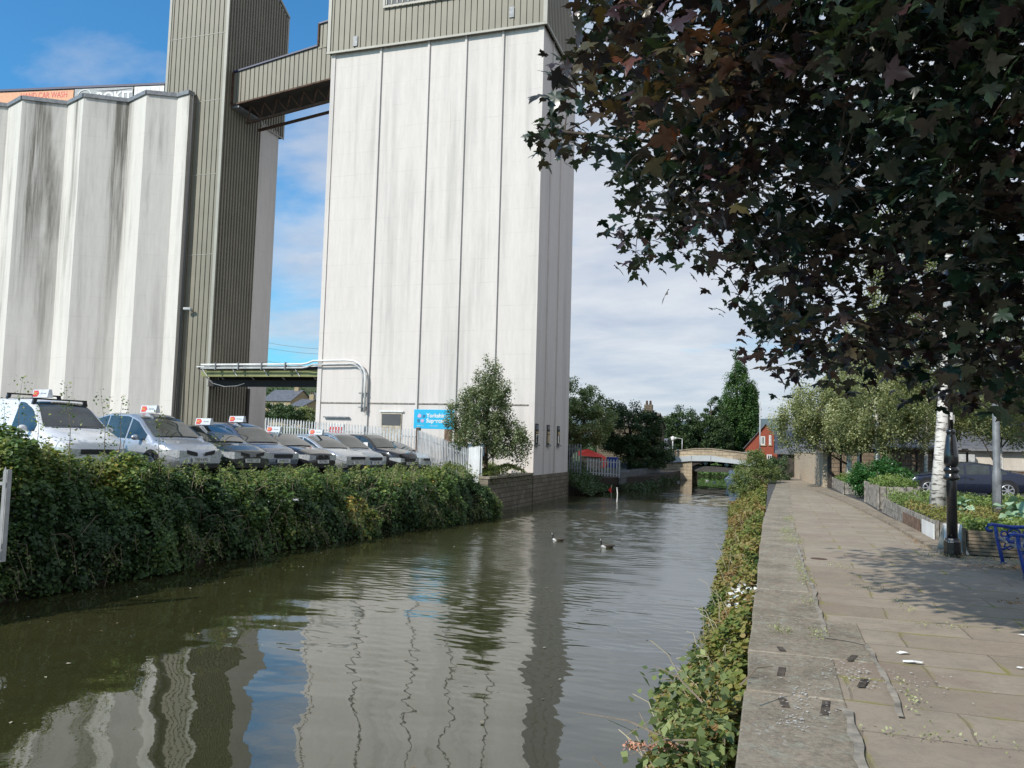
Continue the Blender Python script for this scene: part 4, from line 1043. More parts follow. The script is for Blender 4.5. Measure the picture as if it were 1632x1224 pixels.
# ------------------------------------------------------------------ fences
def fence(name, label, p0, p1, top, bot, m, pitch=.165, pw=.075, post=2.75, group='palisade fences', postm=None):
    """top/bot: (z at p0, z at p1)"""
    root = empty(name, (p0[0], p0[1], bot[0]), 0, label, 'fence', group)
    a = Vector(p0); c = Vector(p1); L_ = (c-a).length; d = (c-a)/L_; nn = Vector((d.y, -d.x)); n = max(2, int(L_/pitch))
    o = Vector((p0[0], p0[1], bot[0])); pm = MB(); rn = random.Random(int(L_*100))
    for i in range(n+1):
        t = i/n; q = a + d*L_*t; z1 = top[0] + (top[1]-top[0])*t + rn.uniform(-.015, .015); z0 = bot[0] + (bot[1]-bot[0])*t + .05
        w_ = d*pw/2; ln = nn*rn.uniform(-.008, .008)
        pts = []
        for off in (nn*.0, nn*.022):
            e = q + off; pts += [(e.x-w_.x-o.x, e.y-w_.y-o.y, z0-o.z), (e.x+w_.x-o.x, e.y+w_.y-o.y, z0-o.z), (e.x+w_.x+ln.x-o.x, e.y+w_.y+ln.y-o.y, z1-.09-o.z), (e.x+ln.x-o.x, e.y+ln.y-o.y, z1-o.z), (e.x-w_.x+ln.x-o.x, e.y-w_.y+ln.y-o.y, z1-.09-o.z)]
        pm.add(pts, [(4,3,2,1,0), (5,6,7,8,9), (0,1,6,5), (1,2,7,6), (2,3,8,7), (3,4,9,8), (4,0,5,9)])
    pm.build('pales', m, root)
    for fr in (.18, .82):
        z0 = bot[0] + (top[0]-bot[0])*fr; z1 = bot[1] + (top[1]-bot[1])*fr; q0 = a - nn*.03; q1 = c - nn*.03
        MB().bar((q0.x-o.x, q0.y-o.y, z0-o.z), (q1.x-o.x, q1.y-o.y, z1-o.z), .04, .05).build('rail', m, root)
    k = max(1, round(L_/post))
    for i in range(k+1):
        t = i/k; q = a + d*L_*t - nn*.09; z0 = bot[0] + (bot[1]-bot[0])*t; z1 = top[0] + (top[1]-top[0])*t
        MB().bar((q.x-o.x, q.y-o.y, z0-o.z), (q.x-o.x, q.y-o.y, z1-.05-o.z), .08).build('post', postm or m, root)
    return root
fence('palisade_fence', 'long white palisade fence behind the parked cars in front of the white tower', (-25.2, 36.2), (-16.35, 35.9), (2.70, 2.24), (.25, .15), M['galv'], postm=M['galv_dark'])
fence('palisade_fence', 'white palisade fence stepping down from the blue sign towards the canal', (-16.2, 35.6), (-12.2, 31.9), (2.22, 1.45), (.15, -.1), M['galv'])
fence('palisade_fence', 'narrow white fan of pales over the canal edge beside the young tree', (-12.12, 31.9), (-11.42, 31.25), (1.48, 1.56), (-.3, -.45), M['white'], pitch=.105, pw=.095, post=.7)
fence('palisade_fence', 'white palisade fence end leaning at the left edge above the brambles', (-14.0, 8.1), (-11.32, 9.55), (1.3, 1.12), (-.2, -.35), M['galv'], pw=.045, pitch=.20, post=1.3)
fence('palisade_fence', 'grey palisade fence beside the far corner of the white tower', (-12.6, 45.8), (-10.55, 46.0), (1.72, 1.78), (.0, .02), M['galv_dark'], pitch=.15, post=2)
fence('palisade_fence', 'weathered palisade fence in front of the red tarpaulin', (-10.9, 49.6), (-9.0, 50.2), (.95, .85), (-.2, -.3), M['galv'], pitch=.17, post=1.9)
fence('palisade_fence', 'low rusty fence under the dark trees before the bridge', (-9.2, 52.0), (-8.6, 66.5), (.15, .05), (-.8, -.8), M['galv_dark'], pitch=.22, post=2.4)
p_ = empty('sign_post', (-16.25, 35.75, .1), 0, 'dark steel post standing between the two palisade fences', 'post')
MB().box(-.09, .09, -.09, .09, 0, 2.2).build('shaft', M['rust'], p_); MB().box(-.11, .11, -.11, .11, 2.2, 2.24).build('cap', M['galv_dark'], p_)

# blue board on the fence
sb = empty('blue_sign', (-15.45, 35.72, 2.74), 0, 'bright blue sign board fixed above the white palisade fence', 'sign')
MB().box(-1.05, 1.05, -.02, .02, -.47, .47).build('board', M['cyan'], sb, bevel=.01)
text('lettering', 'Yorkshire', .27, M['white'], sb, (-.38, -.024, .17), (R(90), 0, 0), .002, 'LEFT', bold=.008)
text('lettering', 'Supercars', .27, M['white'], sb, (-.38, -.024, -.08), (R(90), 0, 0), .002, 'LEFT', bold=.008)
text('lettering', '01484 711711', .07, M['white'], sb, (-.88, -.024, -.32), (R(90), 0, 0), .002, 'LEFT'); text('lettering', 'www.yorkshire', .07, M['white'], sb, (-.2, -.024, -.32), (R(90), 0, 0), .002, 'LEFT')
e1 = MB(); e1.xprism([(-.86,.12),(-.78,.06),(-.68,.08),(-.64,.16),(-.70,.25),(-.80,.25)], -.028, -.021, 'y'); e1.xprism([(-.66,-.16),(-.56,-.17),(-.50,-.10),(-.52,-.02),(-.62,0),(-.68,-.06)], -.028, -.021, 'y'); e1.build('pink_emblem', simple('pink_emblem', (.62,.40,.58), .5), sb)
e1 = MB(); e1.xprism([(-.60,.08),(-.52,.06),(-.45,.10),(-.45,.20),(-.55,.22)], -.028, -.021, 'y'); e1.xprism([(-.86,-.16),(-.76,-.18),(-.72,-.08),(-.76,0),(-.86,-.02)], -.028, -.021, 'y'); e1.build('dark_emblem', simple('blue_emblem', (.03,.16,.30), .5), sb)

# ------------------------------------------------------------------ vegetation banks
def bank_leaves():
    rng = np.random.default_rng(21); n = 150000
    Y = rng.uniform(5.5, 31.0, n); Y = np.where(rng.uniform(size=n) < .35, rng.uniform(7, 17, n), Y)
    xw = np.interp(Y, [5, 16, 22, 27, 30, 31.5], [-12.25, -12.15, -11.4, -10.6, -10.25, -10.6])         # foot of the brambles at the water
    zt = np.interp(Y, [5, 10.8, 12.5, 14.0, 15.5, 17, 20, 22, 24, 27, 29, 30.1, 31], [1.55, 1.22, 1.06, .90, .68, .56, .50, .46, .42, .46, .40, -.15, -.8])
    back = np.interp(Y, [5, 16, 22, 27, 31], [-14.0, -14.1, -14.2, -13.5, -11.7])
    s = rng.uniform(0, 1, n)
    face = np.clip(s/.72, 0, 1); top = np.clip((s-.72)/.28, 0, 1)
    X = xw + (back + .45 - xw)*(face**2.2)*.72 ; Z = WZ - .02 + (zt - WZ)*np.sin(face*math.pi/2)**.85
    X = np.where(s > .72, xw + (back+.45-xw)*.72 + (back - (xw + (back+.45-xw)*.72))*top, X)
    Z = np.where(s > .72, zt - .22*top, Z)
    P = np.stack([X, Y, Z], 1); nrm = np.stack([np.cos(face*1.3), -.25+0*Y, np.sin(face*1.3)+.15], 1); nrm = unit(nrm)
    bulge = .17*wob(P, 1.0) + .13*wob(P + 9, .38) + .10*wob(P + 3, .17) + .06
    depth = rng.uniform(0, 1, n)**2 * .40
    P = P + nrm*(bulge - depth + .06)[:,None]; hole = wob(P + 50, .45) > 1.15; P[hole] -= nrm[hole]*.28
    tone = .36 + .22*wob(P, 1.7) + .12*wob(P+5, .5) + .30*np.clip((Z - .2), -.4, .8) + rng.normal(0, .13, n)  # higher leaves toned lighter, sunlight on the top put into the colour
    autumn = wob(P + 30, 1.1); tone = np.where((autumn > .95) & (Y > 17), tone + .4, tone)
    size = np.where(Y < 16, .072, .080) * rng.uniform(.75, 1.3, n)
    near = Y < 18
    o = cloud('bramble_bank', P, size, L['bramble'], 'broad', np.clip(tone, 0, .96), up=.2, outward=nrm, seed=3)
    tag(o, 'dense bramble and scrub bank hanging over the left edge of the canal', 'brambles', kind='stuff')
    return o
bank_leaves()
def shoots():
    rng = np.random.default_rng(23); b = MB(); P = []; T = []
    for k in range(230):
        Y_ = rng.uniform(7.5, 30); x = rng.uniform(-13.7, -12.2) + np.interp(Y_, [5, 16, 22, 27, 31], [0, 0, .6, 1.3, 1.6]); z = np.interp(Y_, [5, 10.8, 14, 17, 22, 29, 31], [1.25, 1.0, .7, .45, .35, .3, -.2]); h = rng.uniform(.15, .62); lx_, ly_ = rng.normal(0, .16, 2)
        b.tube([(x, Y_, z-.2), (x+lx_*.4, Y_+ly_*.4, z+h*.5), (x+lx_, Y_+ly_, z+h)], [.008, .005, .002], 3)
        m = int(18 + 50*h); f = rng.uniform(0, 1, m)**.8; P.append(np.stack([x+lx_*f, Y_+ly_*f, z+h*f], 1) + rng.normal(size=(m,3))*(.075*(1.2-f))[:,None]); T.append(np.full(m, rng.uniform(.35, .95)))
    for k in range(150):    # trailing growth along the waterline
        Y_ = rng.uniform(6, 30.5); x = np.interp(Y_, [5, 16, 22, 27, 30, 31.5], [-12.2, -12.1, -11.35, -10.55, -10.2, -10.6]); z = rng.uniform(-.9, -.2); h = rng.uniform(.2, .45)
        b.tube([(x-.1, Y_, z), (x+h*.6, Y_, z-.02), (x+h, Y_+rng.normal(0,.1), max(WZ, z-h))], .004, 3); m = 26; f = rng.uniform(0, 1, m)
        P.append(np.stack([x+h*f, Y_+0*f, np.maximum(WZ+.02, z-h*f*f)], 1) + rng.normal(size=(m,3))*.05); T.append(np.full(m, rng.uniform(.2, .7)))
    tag(b.build('bank_shoots', M['twig']), 'thin upright shoots rising from the top of the left bank', 'brambles', kind='stuff')
    tag(cloud('shoot_leaves', np.vstack(P), .062, L['bush'], 'simple', np.concatenate(T), up=.4, seed=24), 'paler leaves on shoots and trailing stems of the left bank', 'leaves', kind='stuff')
shoots()
b = MB(); rnd = random.Random(2)
pts_ = [(25,690,13.0,600),(112,690,13.4,612),(168,700,14.2,622),(188,705,14.6,628),(255,705,15.6,652),(352,745,18,690),(8,700,12,640),(60,700,13,650)]
P, tn = [], []
for u, v, Y_, vt in pts_:
    a = np.array(Py(u, v+30, Y_)); t = np.array(Py(u + rnd.uniform(-14, 12), vt, Y_)); seg = []
    for i in range(9):
        q = a + (t-a)*i/8 + np.array((math.sin(i*.9+u)*.03, 0, 0)); seg.append(tuple(q))
    b.tube(seg, [.012*(1-.8*i/8) for i in range(9)], 4)
    for i in range(90):
        f = rnd.random()**.8; q = a + (t-a)*f; P.append(q + np.array([rnd.gauss(0, .16*(1-.55*f)) for _ in range(3)])); tn.append(rnd.uniform(.2, .8))
for k in range(60):       # long arching bramble canes
    Y_ = rnd.uniform(7, 30); x = np.interp(Y_, [5, 16, 22, 27, 31], [-12.1, -12.0, -11.3, -10.6, -10.6]); z = rnd.uniform(-.8, .6); s = []
    for i in range(6): s.append((x + .28*math.sin(i*.55) - .15, Y_ + i*.13*(1 if k % 2 else -1), z + .16*i - .05*i*i))
    b.tube(s, .006, 3)
cn_ = b.build('bramble_canes', M['twig']); tag(cn_, 'thin pale bramble canes and saplings rising from the left bank', 'brambles', kind='stuff')
tag(cloud('sapling_leaves', np.array(P), .065, L['bramble'], 'simple', np.array(tn), seed=9), 'small leaves on the thin saplings in front of the white van', 'leaves', kind='stuff')

def towpath_weeds():
    rng = np.random.default_rng(31); n = 78000
    Y = 3.5 + (rng.uniform(0, 1, n)**1.5)*41
    s = rng.uniform(0, 1, n); wd = np.interp(Y, [3, 6.5, 8, 11, 16, 20, 30, 43], [.95, .85, .72, .62, .72, .85, 1.1, 1.7])
    X = -.26 - wd*s**1.1; Z = .0 - 1.15*s**1.35 - .05 - .18*np.clip((9-Y)/4, 0, 1)
    P = np.stack([X, Y, Z], 1); nrm = unit(np.stack([-.8+0*Y, -.2+0*Y, .8+0*Y], 1))
    P = P + nrm*(.15*wob(P, .6) + .11*wob(P+4, .22) - .02 - rng.uniform(0, 1, n)**2*.22)[:,None]
    P[:,0] = np.minimum(P[:,0], -.18 - .03*rng.uniform(size=n) + np.where(P[:,2] > .02, .05, 0))
    tone = .62 + .30*wob(P + 7, 1.6) + .16*wob(P, .3) + rng.normal(0, .13, n) - .10*np.clip((7-Y)/3, 0, 1)
    size = np.interp(Y, [3, 6, 10, 20, 44], [.085, .075, .055, .06, .085])*rng.uniform(.6, 1.35, n)
    tag(cloud('towpath_weeds', P, size, L['right'], 'broad', np.clip(tone, 0, 1), up=.4, outward=nrm, seed=5), 'autumn tinted weeds and brambles growing along the stone canal edge', 'weeds', kind='stuff')
towpath_weeds()
b = MB(); b.add([(-.13, -12, -.4), (-.22, -12, -.45), (-.45, -12, -1.3), (-.13, 48, -.3), (-.25, 48, -.35), (-.8, 48, -1.3)], [(0,1,4,3), (1,2,5,4)])
tag(b.build('right_bank_ground', M['soil']), kind='structure')
# dry buddleia stems low in the foreground
b = MB(); rnd = random.Random(12)
for k in range(16):
    x, y = -.42 + rnd.uniform(-.12, .08), 4.9 + rnd.uniform(-.25, .35); dx, dy, dz = rnd.uniform(-.55, .1), rnd.uniform(-.3, .7), rnd.uniform(.2, .7)
    b.tube([(x, y, -.85), (x+dx*.3, y+dy*.3, -.85+dz*.6), (x+dx, y+dy, -.85+dz*1.1)], [.009, .006, .003], 5)
for (u0, v0, u1, v1, y0, y1) in [(1090,1190,920,1135,5.2,5.6),(1120,1120,1040,1060,5.6,6.0),(1180,1092,1232,1062,5.55,5.9),(1110,1180,1000,1205,5.1,5.2)]:
    a = np.array(Py(u0, v0, y0)); c = np.array(Py(u1, v1, y1)); b.tube([tuple(a), tuple((a+c)/2+np.array((0,0,.05))), tuple(c)], [.007, .005, .002], 5)
bd = b.build('stems', M['twig'])
br_ = empty('buddleia', (0,0,0), 0, 'straggly buddleia with pale stems at the foot of the near canal wall', 'shrub'); bd.parent = br_
P = []; rn = np.random.default_rng(4)
for (u, v, y) in [(1075,1150,5.6),(1100,1120,5.9),(1060,1190,5.3),(1130,1160,5.4),(1090,1210,5.1),(1150,1205,5.2),(1120,1075,6.1),(1065,1090,6.0)]:
    P.append(np.array(Py(u, v, y)) + rn.normal(size=(80,3))*np.array((.10,.13,.08)))
cloud('leaves', np.vstack(P), .075, L['bush'], 'simple', None, parent=br_, droop=.6, seed=8)
P = np.vstack([np.array(Py(1000+i*6.5, 1192+abs(i-6)*-1.0, 5.25)) + rn.normal(size=(22,3))*.012 for i in range(14)])
cloud('flower_spike', P, .022, leafmat('dry_flower', [(.35,.17,.12),(.45,.25,.17)], .8, .1), 'simple', None, parent=br_, seed=2)

# moss and grass tufts in the path joints
rng = np.random.default_rng(41); P = []
for u, v, k, sx_, sy_ in [(1257,828,260,.08,.5),(1254,848,300,.09,.5),(1262,862,300,.12,.4),(1275,905,140,.05,.5),(1284,925,120,.06,.35),(1243,1006,90,.06,.10),(1302,1012,70,.05,.12),(1290,960,60,.05,.2),(1450,1110,50,.03,.3),(1500,1180,60,.25,.05),(1340,905,60,.1,.2),(1390,940,40,.2,.05),(1500,1000,50,.2,.06),(1440,970,40,.05,.2),(1540,890,160,.35,.12),(1612,900,140,.4,.15),(1470,860,160,.15,.9),(1345,800,200,.15,2.5)]:
    c = np.array(Pz(u, v, 0)); q = c + rng.normal(size=(k,3))*np.array((sx_, sy_, .0)); q[:,2] = .012 + rng.uniform(0, .03, k); P.append(q)
P = np.vstack(P)
tag(cloud('joint_grass', P, .022, L['birch'], 'simple', .6 + .3*rng.uniform(size=len(P)), up=0, seed=6), 'yellow green grass and moss in the joints of the stone path', 'grass', kind='stuff')
P = []
for u, v, k, sx_, sy_ in [(1480,868,240,.16,.9),(1450,850,120,.12,1.0),(1600,905,260,.35,.14),(1628,962,60,.15,.1),(1560,890,120,.4,.1)]:
    c = np.array(Pz(u, v, 0)); q = c + rng.normal(size=(k,3))*np.array((sx_, sy_, .0)); q[:,2] = .004 + rng.uniform(0, .02, k); P.append(q)
tag(cloud('fallen_leaves', np.vstack(P), .035, L['orange'], 'simple', None, up=2.5, seed=7), 'dry orange leaves drifted round the lamp post and bench', 'leaves', kind='stuff')

# ------------------------------------------------------------------ trees on the left and beyond
tree('young_tree', 'young bushy tree standing against the white silo wall beside the palisade fence', 'tree', (-11.75, 33.0, .1),
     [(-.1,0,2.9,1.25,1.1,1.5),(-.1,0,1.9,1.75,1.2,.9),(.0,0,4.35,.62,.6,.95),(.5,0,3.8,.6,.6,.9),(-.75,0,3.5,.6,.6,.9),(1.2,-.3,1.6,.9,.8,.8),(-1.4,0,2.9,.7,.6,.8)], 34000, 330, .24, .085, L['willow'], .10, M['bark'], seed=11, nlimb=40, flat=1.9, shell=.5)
b = MB(); b.prism([(-14,31.2),(-10.95,31.2),(-10.95,37.4),(-14,37.4)], -2.6, .02); b.build('bank_fill', M['soil']); bpy.data.objects['bank_fill']['kind'] = 'structure'
wl = empty('canal_wall', (0,0,0), 0, 'short mossy stone canal wall below the young tree', 'wall')
MB().box(-11.3, -10.93, 31.0, 37.43, -2.6, .20).build('stonework', M['stone'], wl)
MB().box(-11.36, -10.86, 31.0, 37.42, .202, .30).build('coping', M['coping'], wl, bevel=.015)
rng = np.random.default_rng(3); k = 5200
P = np.stack([rng.uniform(-13.6, -10.85, k), rng.uniform(31.2, 37.3, k), .30 + .0*rng.uniform(size=k)], 1); P[:,2] += .16 + .2*wob(P, .8) + .25*np.clip((P[:,0]+11.8)*-1, 0, 1)*rng.uniform(size=k); P[P[:,0] > -11.0, 2] -= rng.uniform(0, .5, (P[:,0] > -11.0).sum())
tag(cloud('wall_top_weeds', P, .09, L['right'], 'simple', .25+.2*rng.uniform(size=k), seed=12), 'weeds on top of the stone wall beneath the young tree', 'weeds', kind='stuff')
rng = np.random.default_rng(13); k = 9000
P = np.stack([rng.uniform(-11.6, -9.6, k), rng.uniform(44.6, 52, k), np.zeros(k)], 1); P[:,2] = WZ + (-P[:,0]-9.3)*.75*rng.uniform(.5, 1.15, k) + .12*wob(P, .7)
P2 = np.stack([rng.uniform(-9.6, -7.6, k), rng.uniform(52, 73, k), np.zeros(k)], 1); P2[:,2] = WZ + rng.uniform(0, .8, k)*(.6+.4*wob(P2, 1.5))
tag(cloud('far_bank_weeds', np.vstack([P, P2]), .13, L['dark'], 'simple', np.concatenate([.45+.4*rng.uniform(size=k), .3+.4*rng.uniform(size=k)]), seed=14), 'dark weeds along the far left bank before the bridge', 'weeds', kind='stuff')
b = MB(); b.prism([(-13.2,44.5),(-11.0,44.5),(-10.7,48),(-9.4,52.5),(-7.9,58),(-7.7,73.8),(-13.2,73.8)], -2.6, -.35); tag(b.build('far_left_bank', M['soil']), kind='structure')
b = MB(); b.prism([(-13.2,44.55),(-10.98,44.55),(-10.98,45.9),(-13.2,45.9)], -2.6, -.0); tag(b.build('far_left_quay', M['stone']), kind='structure')

tree('spreading_tree', 'broad grey green tree overhanging the canal behind the white tower', 'tree', (-13.6, 55.5, -.2),
     [(-1.0,0,3.6,2.6,2.4,2.4),(.9,-.3,3.4,2.3,2.2,2.0),(-.5,.5,5.2,2.4,1.8,1.2),(1.8,-.4,4.6,1.6,1.3,.9)], 36000, 230, .5, .15, L['shaded'], .25, M['bark'], seed=21, nlimb=34, shell=.6)
tree('dark_tree', 'dense dark green tree leaning over the water before the bridge', 'tree', (-10.3, 62.0, -.4),
     [(0,0,3.3,2.5,2.4,2.0),(1.0,-.5,2.0,2.2,2.0,1.6),(-1.1,-1.5,3.6,1.9,1.6,1.7),(1.5,1.5,1.3,1.5,1.8,1.1)], 30000, 200, .5, .17, L['dark'], .25, M['bark'], seed=22, nlimb=20)
tree('yellowing_tree', 'yellowing tree in front of the grey roofed building left of the bridge', 'tree', (-10.9, 72.5, -.2),
     [(0,0,3.0,1.2,1.6,2.0),(.2,0,1.6,1.2,1.6,1.2)], 6000, 70, .4, .15, L['yellowtree'], .15, M['bark'], seed=23)
tree('broad_tree', 'dark broad crowned tree standing behind the left half of the bridge', 'tree', (-12.4, 120, 0),
     [(0,0,4.6,2.9,3,2.9),(-1.0,0,2.6,2.3,2.4,2.0),(1.6,0,3.0,2.2,2.4,2.2)], 22000, 150, .7, .26, L['dark'], .35, M['bark'], seed=31)
tree('pointed_tree', 'pointed dark tree between the broad tree and the poplars', 'tree', (-8.4, 122, 0),
     [(0,0,3.0,3.2,3,2.9),(.4,0,5.6,2.0,2,2.4),(.7,0,8.0,1.0,1.2,1.6)], 20000, 140, .7, .26, L['dark'], .3, M['bark'], seed=32)
tree('poplar', 'tallest poplar of the clump behind the bridge', 'tree', (-4.9, 130, 0),
     [(0,0,8.8,1.75,1.8,7.6),(.6,0,5.0,1.9,1.9,4.6),(-.2,0,14.2,.75,.8,2.6)], 27000, 240, .6, .26, L['poplar'], .4, M['bark'], 'simple', 'poplars behind the bridge', 33, flat=1.8)
tree('poplar', 'shorter left poplar of the clump behind the bridge', 'tree', (-6.7, 129, 0),
     [(0,0,5.2,1.4,1.5,4.9),(.5,0,8.2,.95,1,3.4)], 16000, 150, .6, .26, L['poplar'], .35, M['bark'], 'simple', 'poplars behind the bridge', 34, flat=1.8)
tree('poplar', 'slim right poplar of the clump behind the bridge', 'tree', (-2.9, 130, 0),
     [(0,0,6.2,1.15,1.3,5.6),(.2,0,9.8,.6,.7,2.4)], 15000, 140, .6, .26, L['poplar'], .35, M['bark'], 'simple', 'poplars behind the bridge', 35, flat=1.8)
tree('small_tree', 'pale green small tree far behind the bridge at left', 'tree', (-20, 160, 0), [(0,0,4.2,4,3,3.2)], 6000, 60, 1.0, .4, L['yellowtree'], .3, M['bark'], seed=36)
# hedge line far behind so the horizon is not bare
rng = np.random.default_rng(51); k = 26000
P = np.stack([rng.uniform(-60, 46, k), rng.uniform(150, 175, k), np.zeros(k)], 1); P[:,2] = rng.uniform(0, 1, k)*(3.4 + 1.3*wob(P*np.array((1,0,0)), 7) )
tag(cloud('far_hedgerow', P, .55, L['dark'], 'simple', .3+.4*rng.uniform(size=k), seed=52), 'far belt of dark trees beyond the bridge', 'trees', kind='stuff')
rng = np.random.default_rng(53); k = 9000
P = np.stack([rng.uniform(-9.5, 1.5, k), rng.uniform(86, 97, k), np.zeros(k)], 1); P[:,2] = WZ + (P[:,1]-85.5)*.13 + rng.uniform(0, .35, k)
tag(cloud('green_bank', P, .25, L['poplar'], 'simple', .75+.2*rng.uniform(size=k), seed=54), 'bright green bank seen through the bridge arch', 'bank', kind='stuff')
b = MB(); b.add([(-13,85.5,WZ-.2),(2,85.5,WZ-.2),(2,98.2,.0),(-13,98.2,.0)], [(0,1,2,3)]); tag(b.build('bank_slope', M['grassland']), kind='structure')

# ------------------------------------------------------------------ bridge
BR = empty('stone_bridge', (-6, 74, -1.2), 0, 'stone road bridge with pale grey beam and one arch over the canal', 'bridge')
off = (-6., 74., -1.2)
def bp(u, v, Y=74.): p = Py(u, v, Y); return (p[0]-off[0], p[2]-off[2])
top_ = [(1026,724),(1040,722),(1072,720),(1107,716),(1133,716),(1175,721),(1215,727)]
bt = [(1026,735),(1038,733),(1070,729),(1102,726),(1133,726),(1168,731.5),(1215,738)]
bb = [(1026,742.5),(1038,740.5),(1070,737.3),(1102,734.7),(1133,735),(1168,738.6),(1215,745)]
P1 = [bp(*p) for p in top_]; P2 = [bp(*p) for p in bt]; P3 = [bp(*p) for p in bb]
MB().xprism(P1 + P2[::-1], -.02, .38, 'y').build('parapet', M['stone_x'], BR)
MB().xprism([(x, z) for x, z in P1] + [(x, z+.10) for x, z in P1[::-1]], -.08, .44, 'y').build('parapet_coping', M['coping'], BR)
MB().xprism(P1 + P2[::-1], 6.0, 6.38, 'y').build('parapet', M['stone_x'], BR)
MB().xprism(P2 + P3[::-1], -.12, .3, 'y').build('beam', simple('pale_grey_beam', (.47,.51,.53), .5, 0, .08, 1), BR)
bj = MB()
for u in (1067, 1102, 1133): x, z = bp(u, 727); bj.box(x-.02, x+.02, -.135, -.118, z-.52, z+.02)
bj.build('beam_joint', M['galv_dark'], BR)
P4 = [(x, z-.05) for x, z in P3]
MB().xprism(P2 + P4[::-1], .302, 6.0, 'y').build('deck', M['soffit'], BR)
x0, _ = bp(1026, 760); x1, _ = bp(1102.5, 760)
MB().xprism([(x0, -1.4), (x1, -1.4), (x1, bp(1102, 734.5)[1]-.02), bp(1070, 737.6), bp(1038, 741), (x0, bp(1026, 743)[1])], .05, 6.2, 'y').build('abutment', M['stone_x'], BR)
x2 = 3.55
MB().xprism([(x2, -1.4), (x2+5, -1.4), (x2+5, 1.2), (x2, 1.3)], .05, 6.2, 'y').build('abutment', M['stone_x'], BR)
arc = [(x1 + (x2-x1)*i/14., 1.70 - .48*abs((i/14.-.5)*2)**2.6) for i in range(15)]
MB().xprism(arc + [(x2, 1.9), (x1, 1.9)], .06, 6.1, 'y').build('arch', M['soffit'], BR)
b = MB(); b.box(-60, 60, 74.4, 80, -.4, .10); rb_ = b.build('bridge_road', M['tarmac']); tag(rb_, kind='structure')
bpy.data.objects['bridge_road'].data.transform(Matrix.Identity(4))
MB_ = MB(); MB_.prism([(-60,73.9),(-11.8,73.9),(-11.8,80.4),(-60,80.4)], -1, .9)

def lamp(name, label, u, vb_, vt, Y_, arm, m, r_=.05, cat='street lamp'):
    a = Py(u, vb_, Y_); t = Py(u, vt, Y_); h = t[2] - a[2]; r0_ = empty(name, a, 0, label, cat)
    MB().tube([(0,0,0),(0,0,h)], [r_, r_*.7], 8).build('pole', m, r0_, True)
    if arm:
        MB().tube([(0,0,h-.02),(arm,0,h+.05)], r_*.55, 6).build('arm', m, r0_); MB().box(min(arm, arm*1.7), max(arm, arm*1.7), -.1, .1, h, h+.12).build('lantern', M['white'], r0_)
    return r0_, h
lamp('street_lamp', 'short grey street lamp with flat lantern on the bridge behind the passing car', 1087, 722, 699, 80, -.55, M['galv'])
r_, h = lamp('camera_pole', 'white camera pole with round head on the bridge parapet', 1072, 722, 699, 75, 0, M['white'], .06, 'pole')
MB().ball((0,0,h), .18, .18, .24, 10, 6).build('camera_head', M['white'], r_); MB().bar((-.25,0,h+.1), (.05,0,h+.15), .06).build('bracket', M['white'], r_)
r_, h = lamp('utility_pole', 'tall dark wooden utility pole beside the grey roofed building', 1039.5, 735, 656, 71, 0, M['wood_dark'], .11, 'pole')
MB().bar((-.5,0,h-.25), (.5,0,h-.2), .08).build('cross_bar', M['wood_dark'], r_); MB().box(-.25,.25,-.15,.15,h-2.0,h-1.5).build('equipment_box', M['black'], r_)
lamp('utility_pole', 'thin grey mast standing behind the right side bushes', 1211, 745, 640, 70, 0, M['galv'], .06, 'pole')
lamp('mast', 'thin far mast between the dark trees', 1113, 690, 655, 150, 0, M['galv'], .12, 'mast')

# tarpaulins, rings, marker by the far left bank
TP = empty('red_tarpaulin', (-10.9, 52, -.1), 0, 'red tarpaulin draped over a low shelter behind the palisade fence', 'tarpaulin')
def lp(u, v, Y, o=(-10.9, 52, -.1)): p = Py(u, v, Y); return (p[0]-o[0], p[1]-o[1], p[2]-o[2])
vs = [lp(921,719,51.6), lp(938,716,53.0), lp(962,726,52.6), lp(921,726,51.2), lp(960,729,51.0), lp(966,729,51.3), lp(966,746,51.2), lp(961,746,50.9), lp(962,726,54), lp(935,715,54.5), lp(920,720,54)]
MB().add(vs, [(0,1,2,4,3), (4,2,5), (4,5,6,7), (1,9,8,2), (0,10,9,1), (5,2,8)]).build('sheet', M['red_tarp'], TP, fix=False)
MB().add([lp(924,727,51.4), lp(959,728,51.4), lp(958,748,51.4), lp(925,751,51.4), lp(924,727,52.6), lp(959,728,52.6), lp(958,748,52.6), lp(925,751,52.6)], [(0,1,2,3),(7,6,5,4),(0,4,5,1),(1,5,6,2),(2,6,7,3),(3,7,4,0)]).build('boarded_side', M['wood_pale'], TP)
BT = empty('blue_tarpaulin', Py(975, 746, 52.5), 0, 'dark blue tarpaulin sheet hanging beside the red one', 'tarpaulin')
MB().box(-.36, .36, -.05, .25, 0, .72).build('sheet', M['blue_tarp'], BT, bevel=.03)
RG = empty('life_ring', Py(961, 739, 50.3), 0, 'red life ring hanging at the end of the red tarpaulin', 'life ring')
MB().tube([(.26*math.cos(a), -.02, .26*math.sin(a)) for a in np.linspace(0, 6.283, 21)], .035, 6, False).build('ring', M['red_tarp'], RG, True)
MB().bar((0,-.02,.2),(0,-.02,.32),.02).build('hook', M['galv_dark'], RG)
MK = empty('channel_marker', (Pz(983,800,-1.2)[0], Pz(983,800,-1.2)[1], WZ), 0, 'thin white pole standing in the canal near the far left bank', 'marker pole')
MB().tube([(0,0,-.2),(.03,0,.4),(0,0,.72)], .028, 6).build('pole', M['white'], MK)
MB().lathe([(.04,.70),(.04,.75)], (0,0,0), 8).build('cap', M['galv'], MK)
rf_ = Pz(974,789,-1.2)
FL = empty('red_flag_marker', (rf_[0], rf_[1], WZ), 0, 'small red triangular marker board on a stake by the far left bank', 'marker')
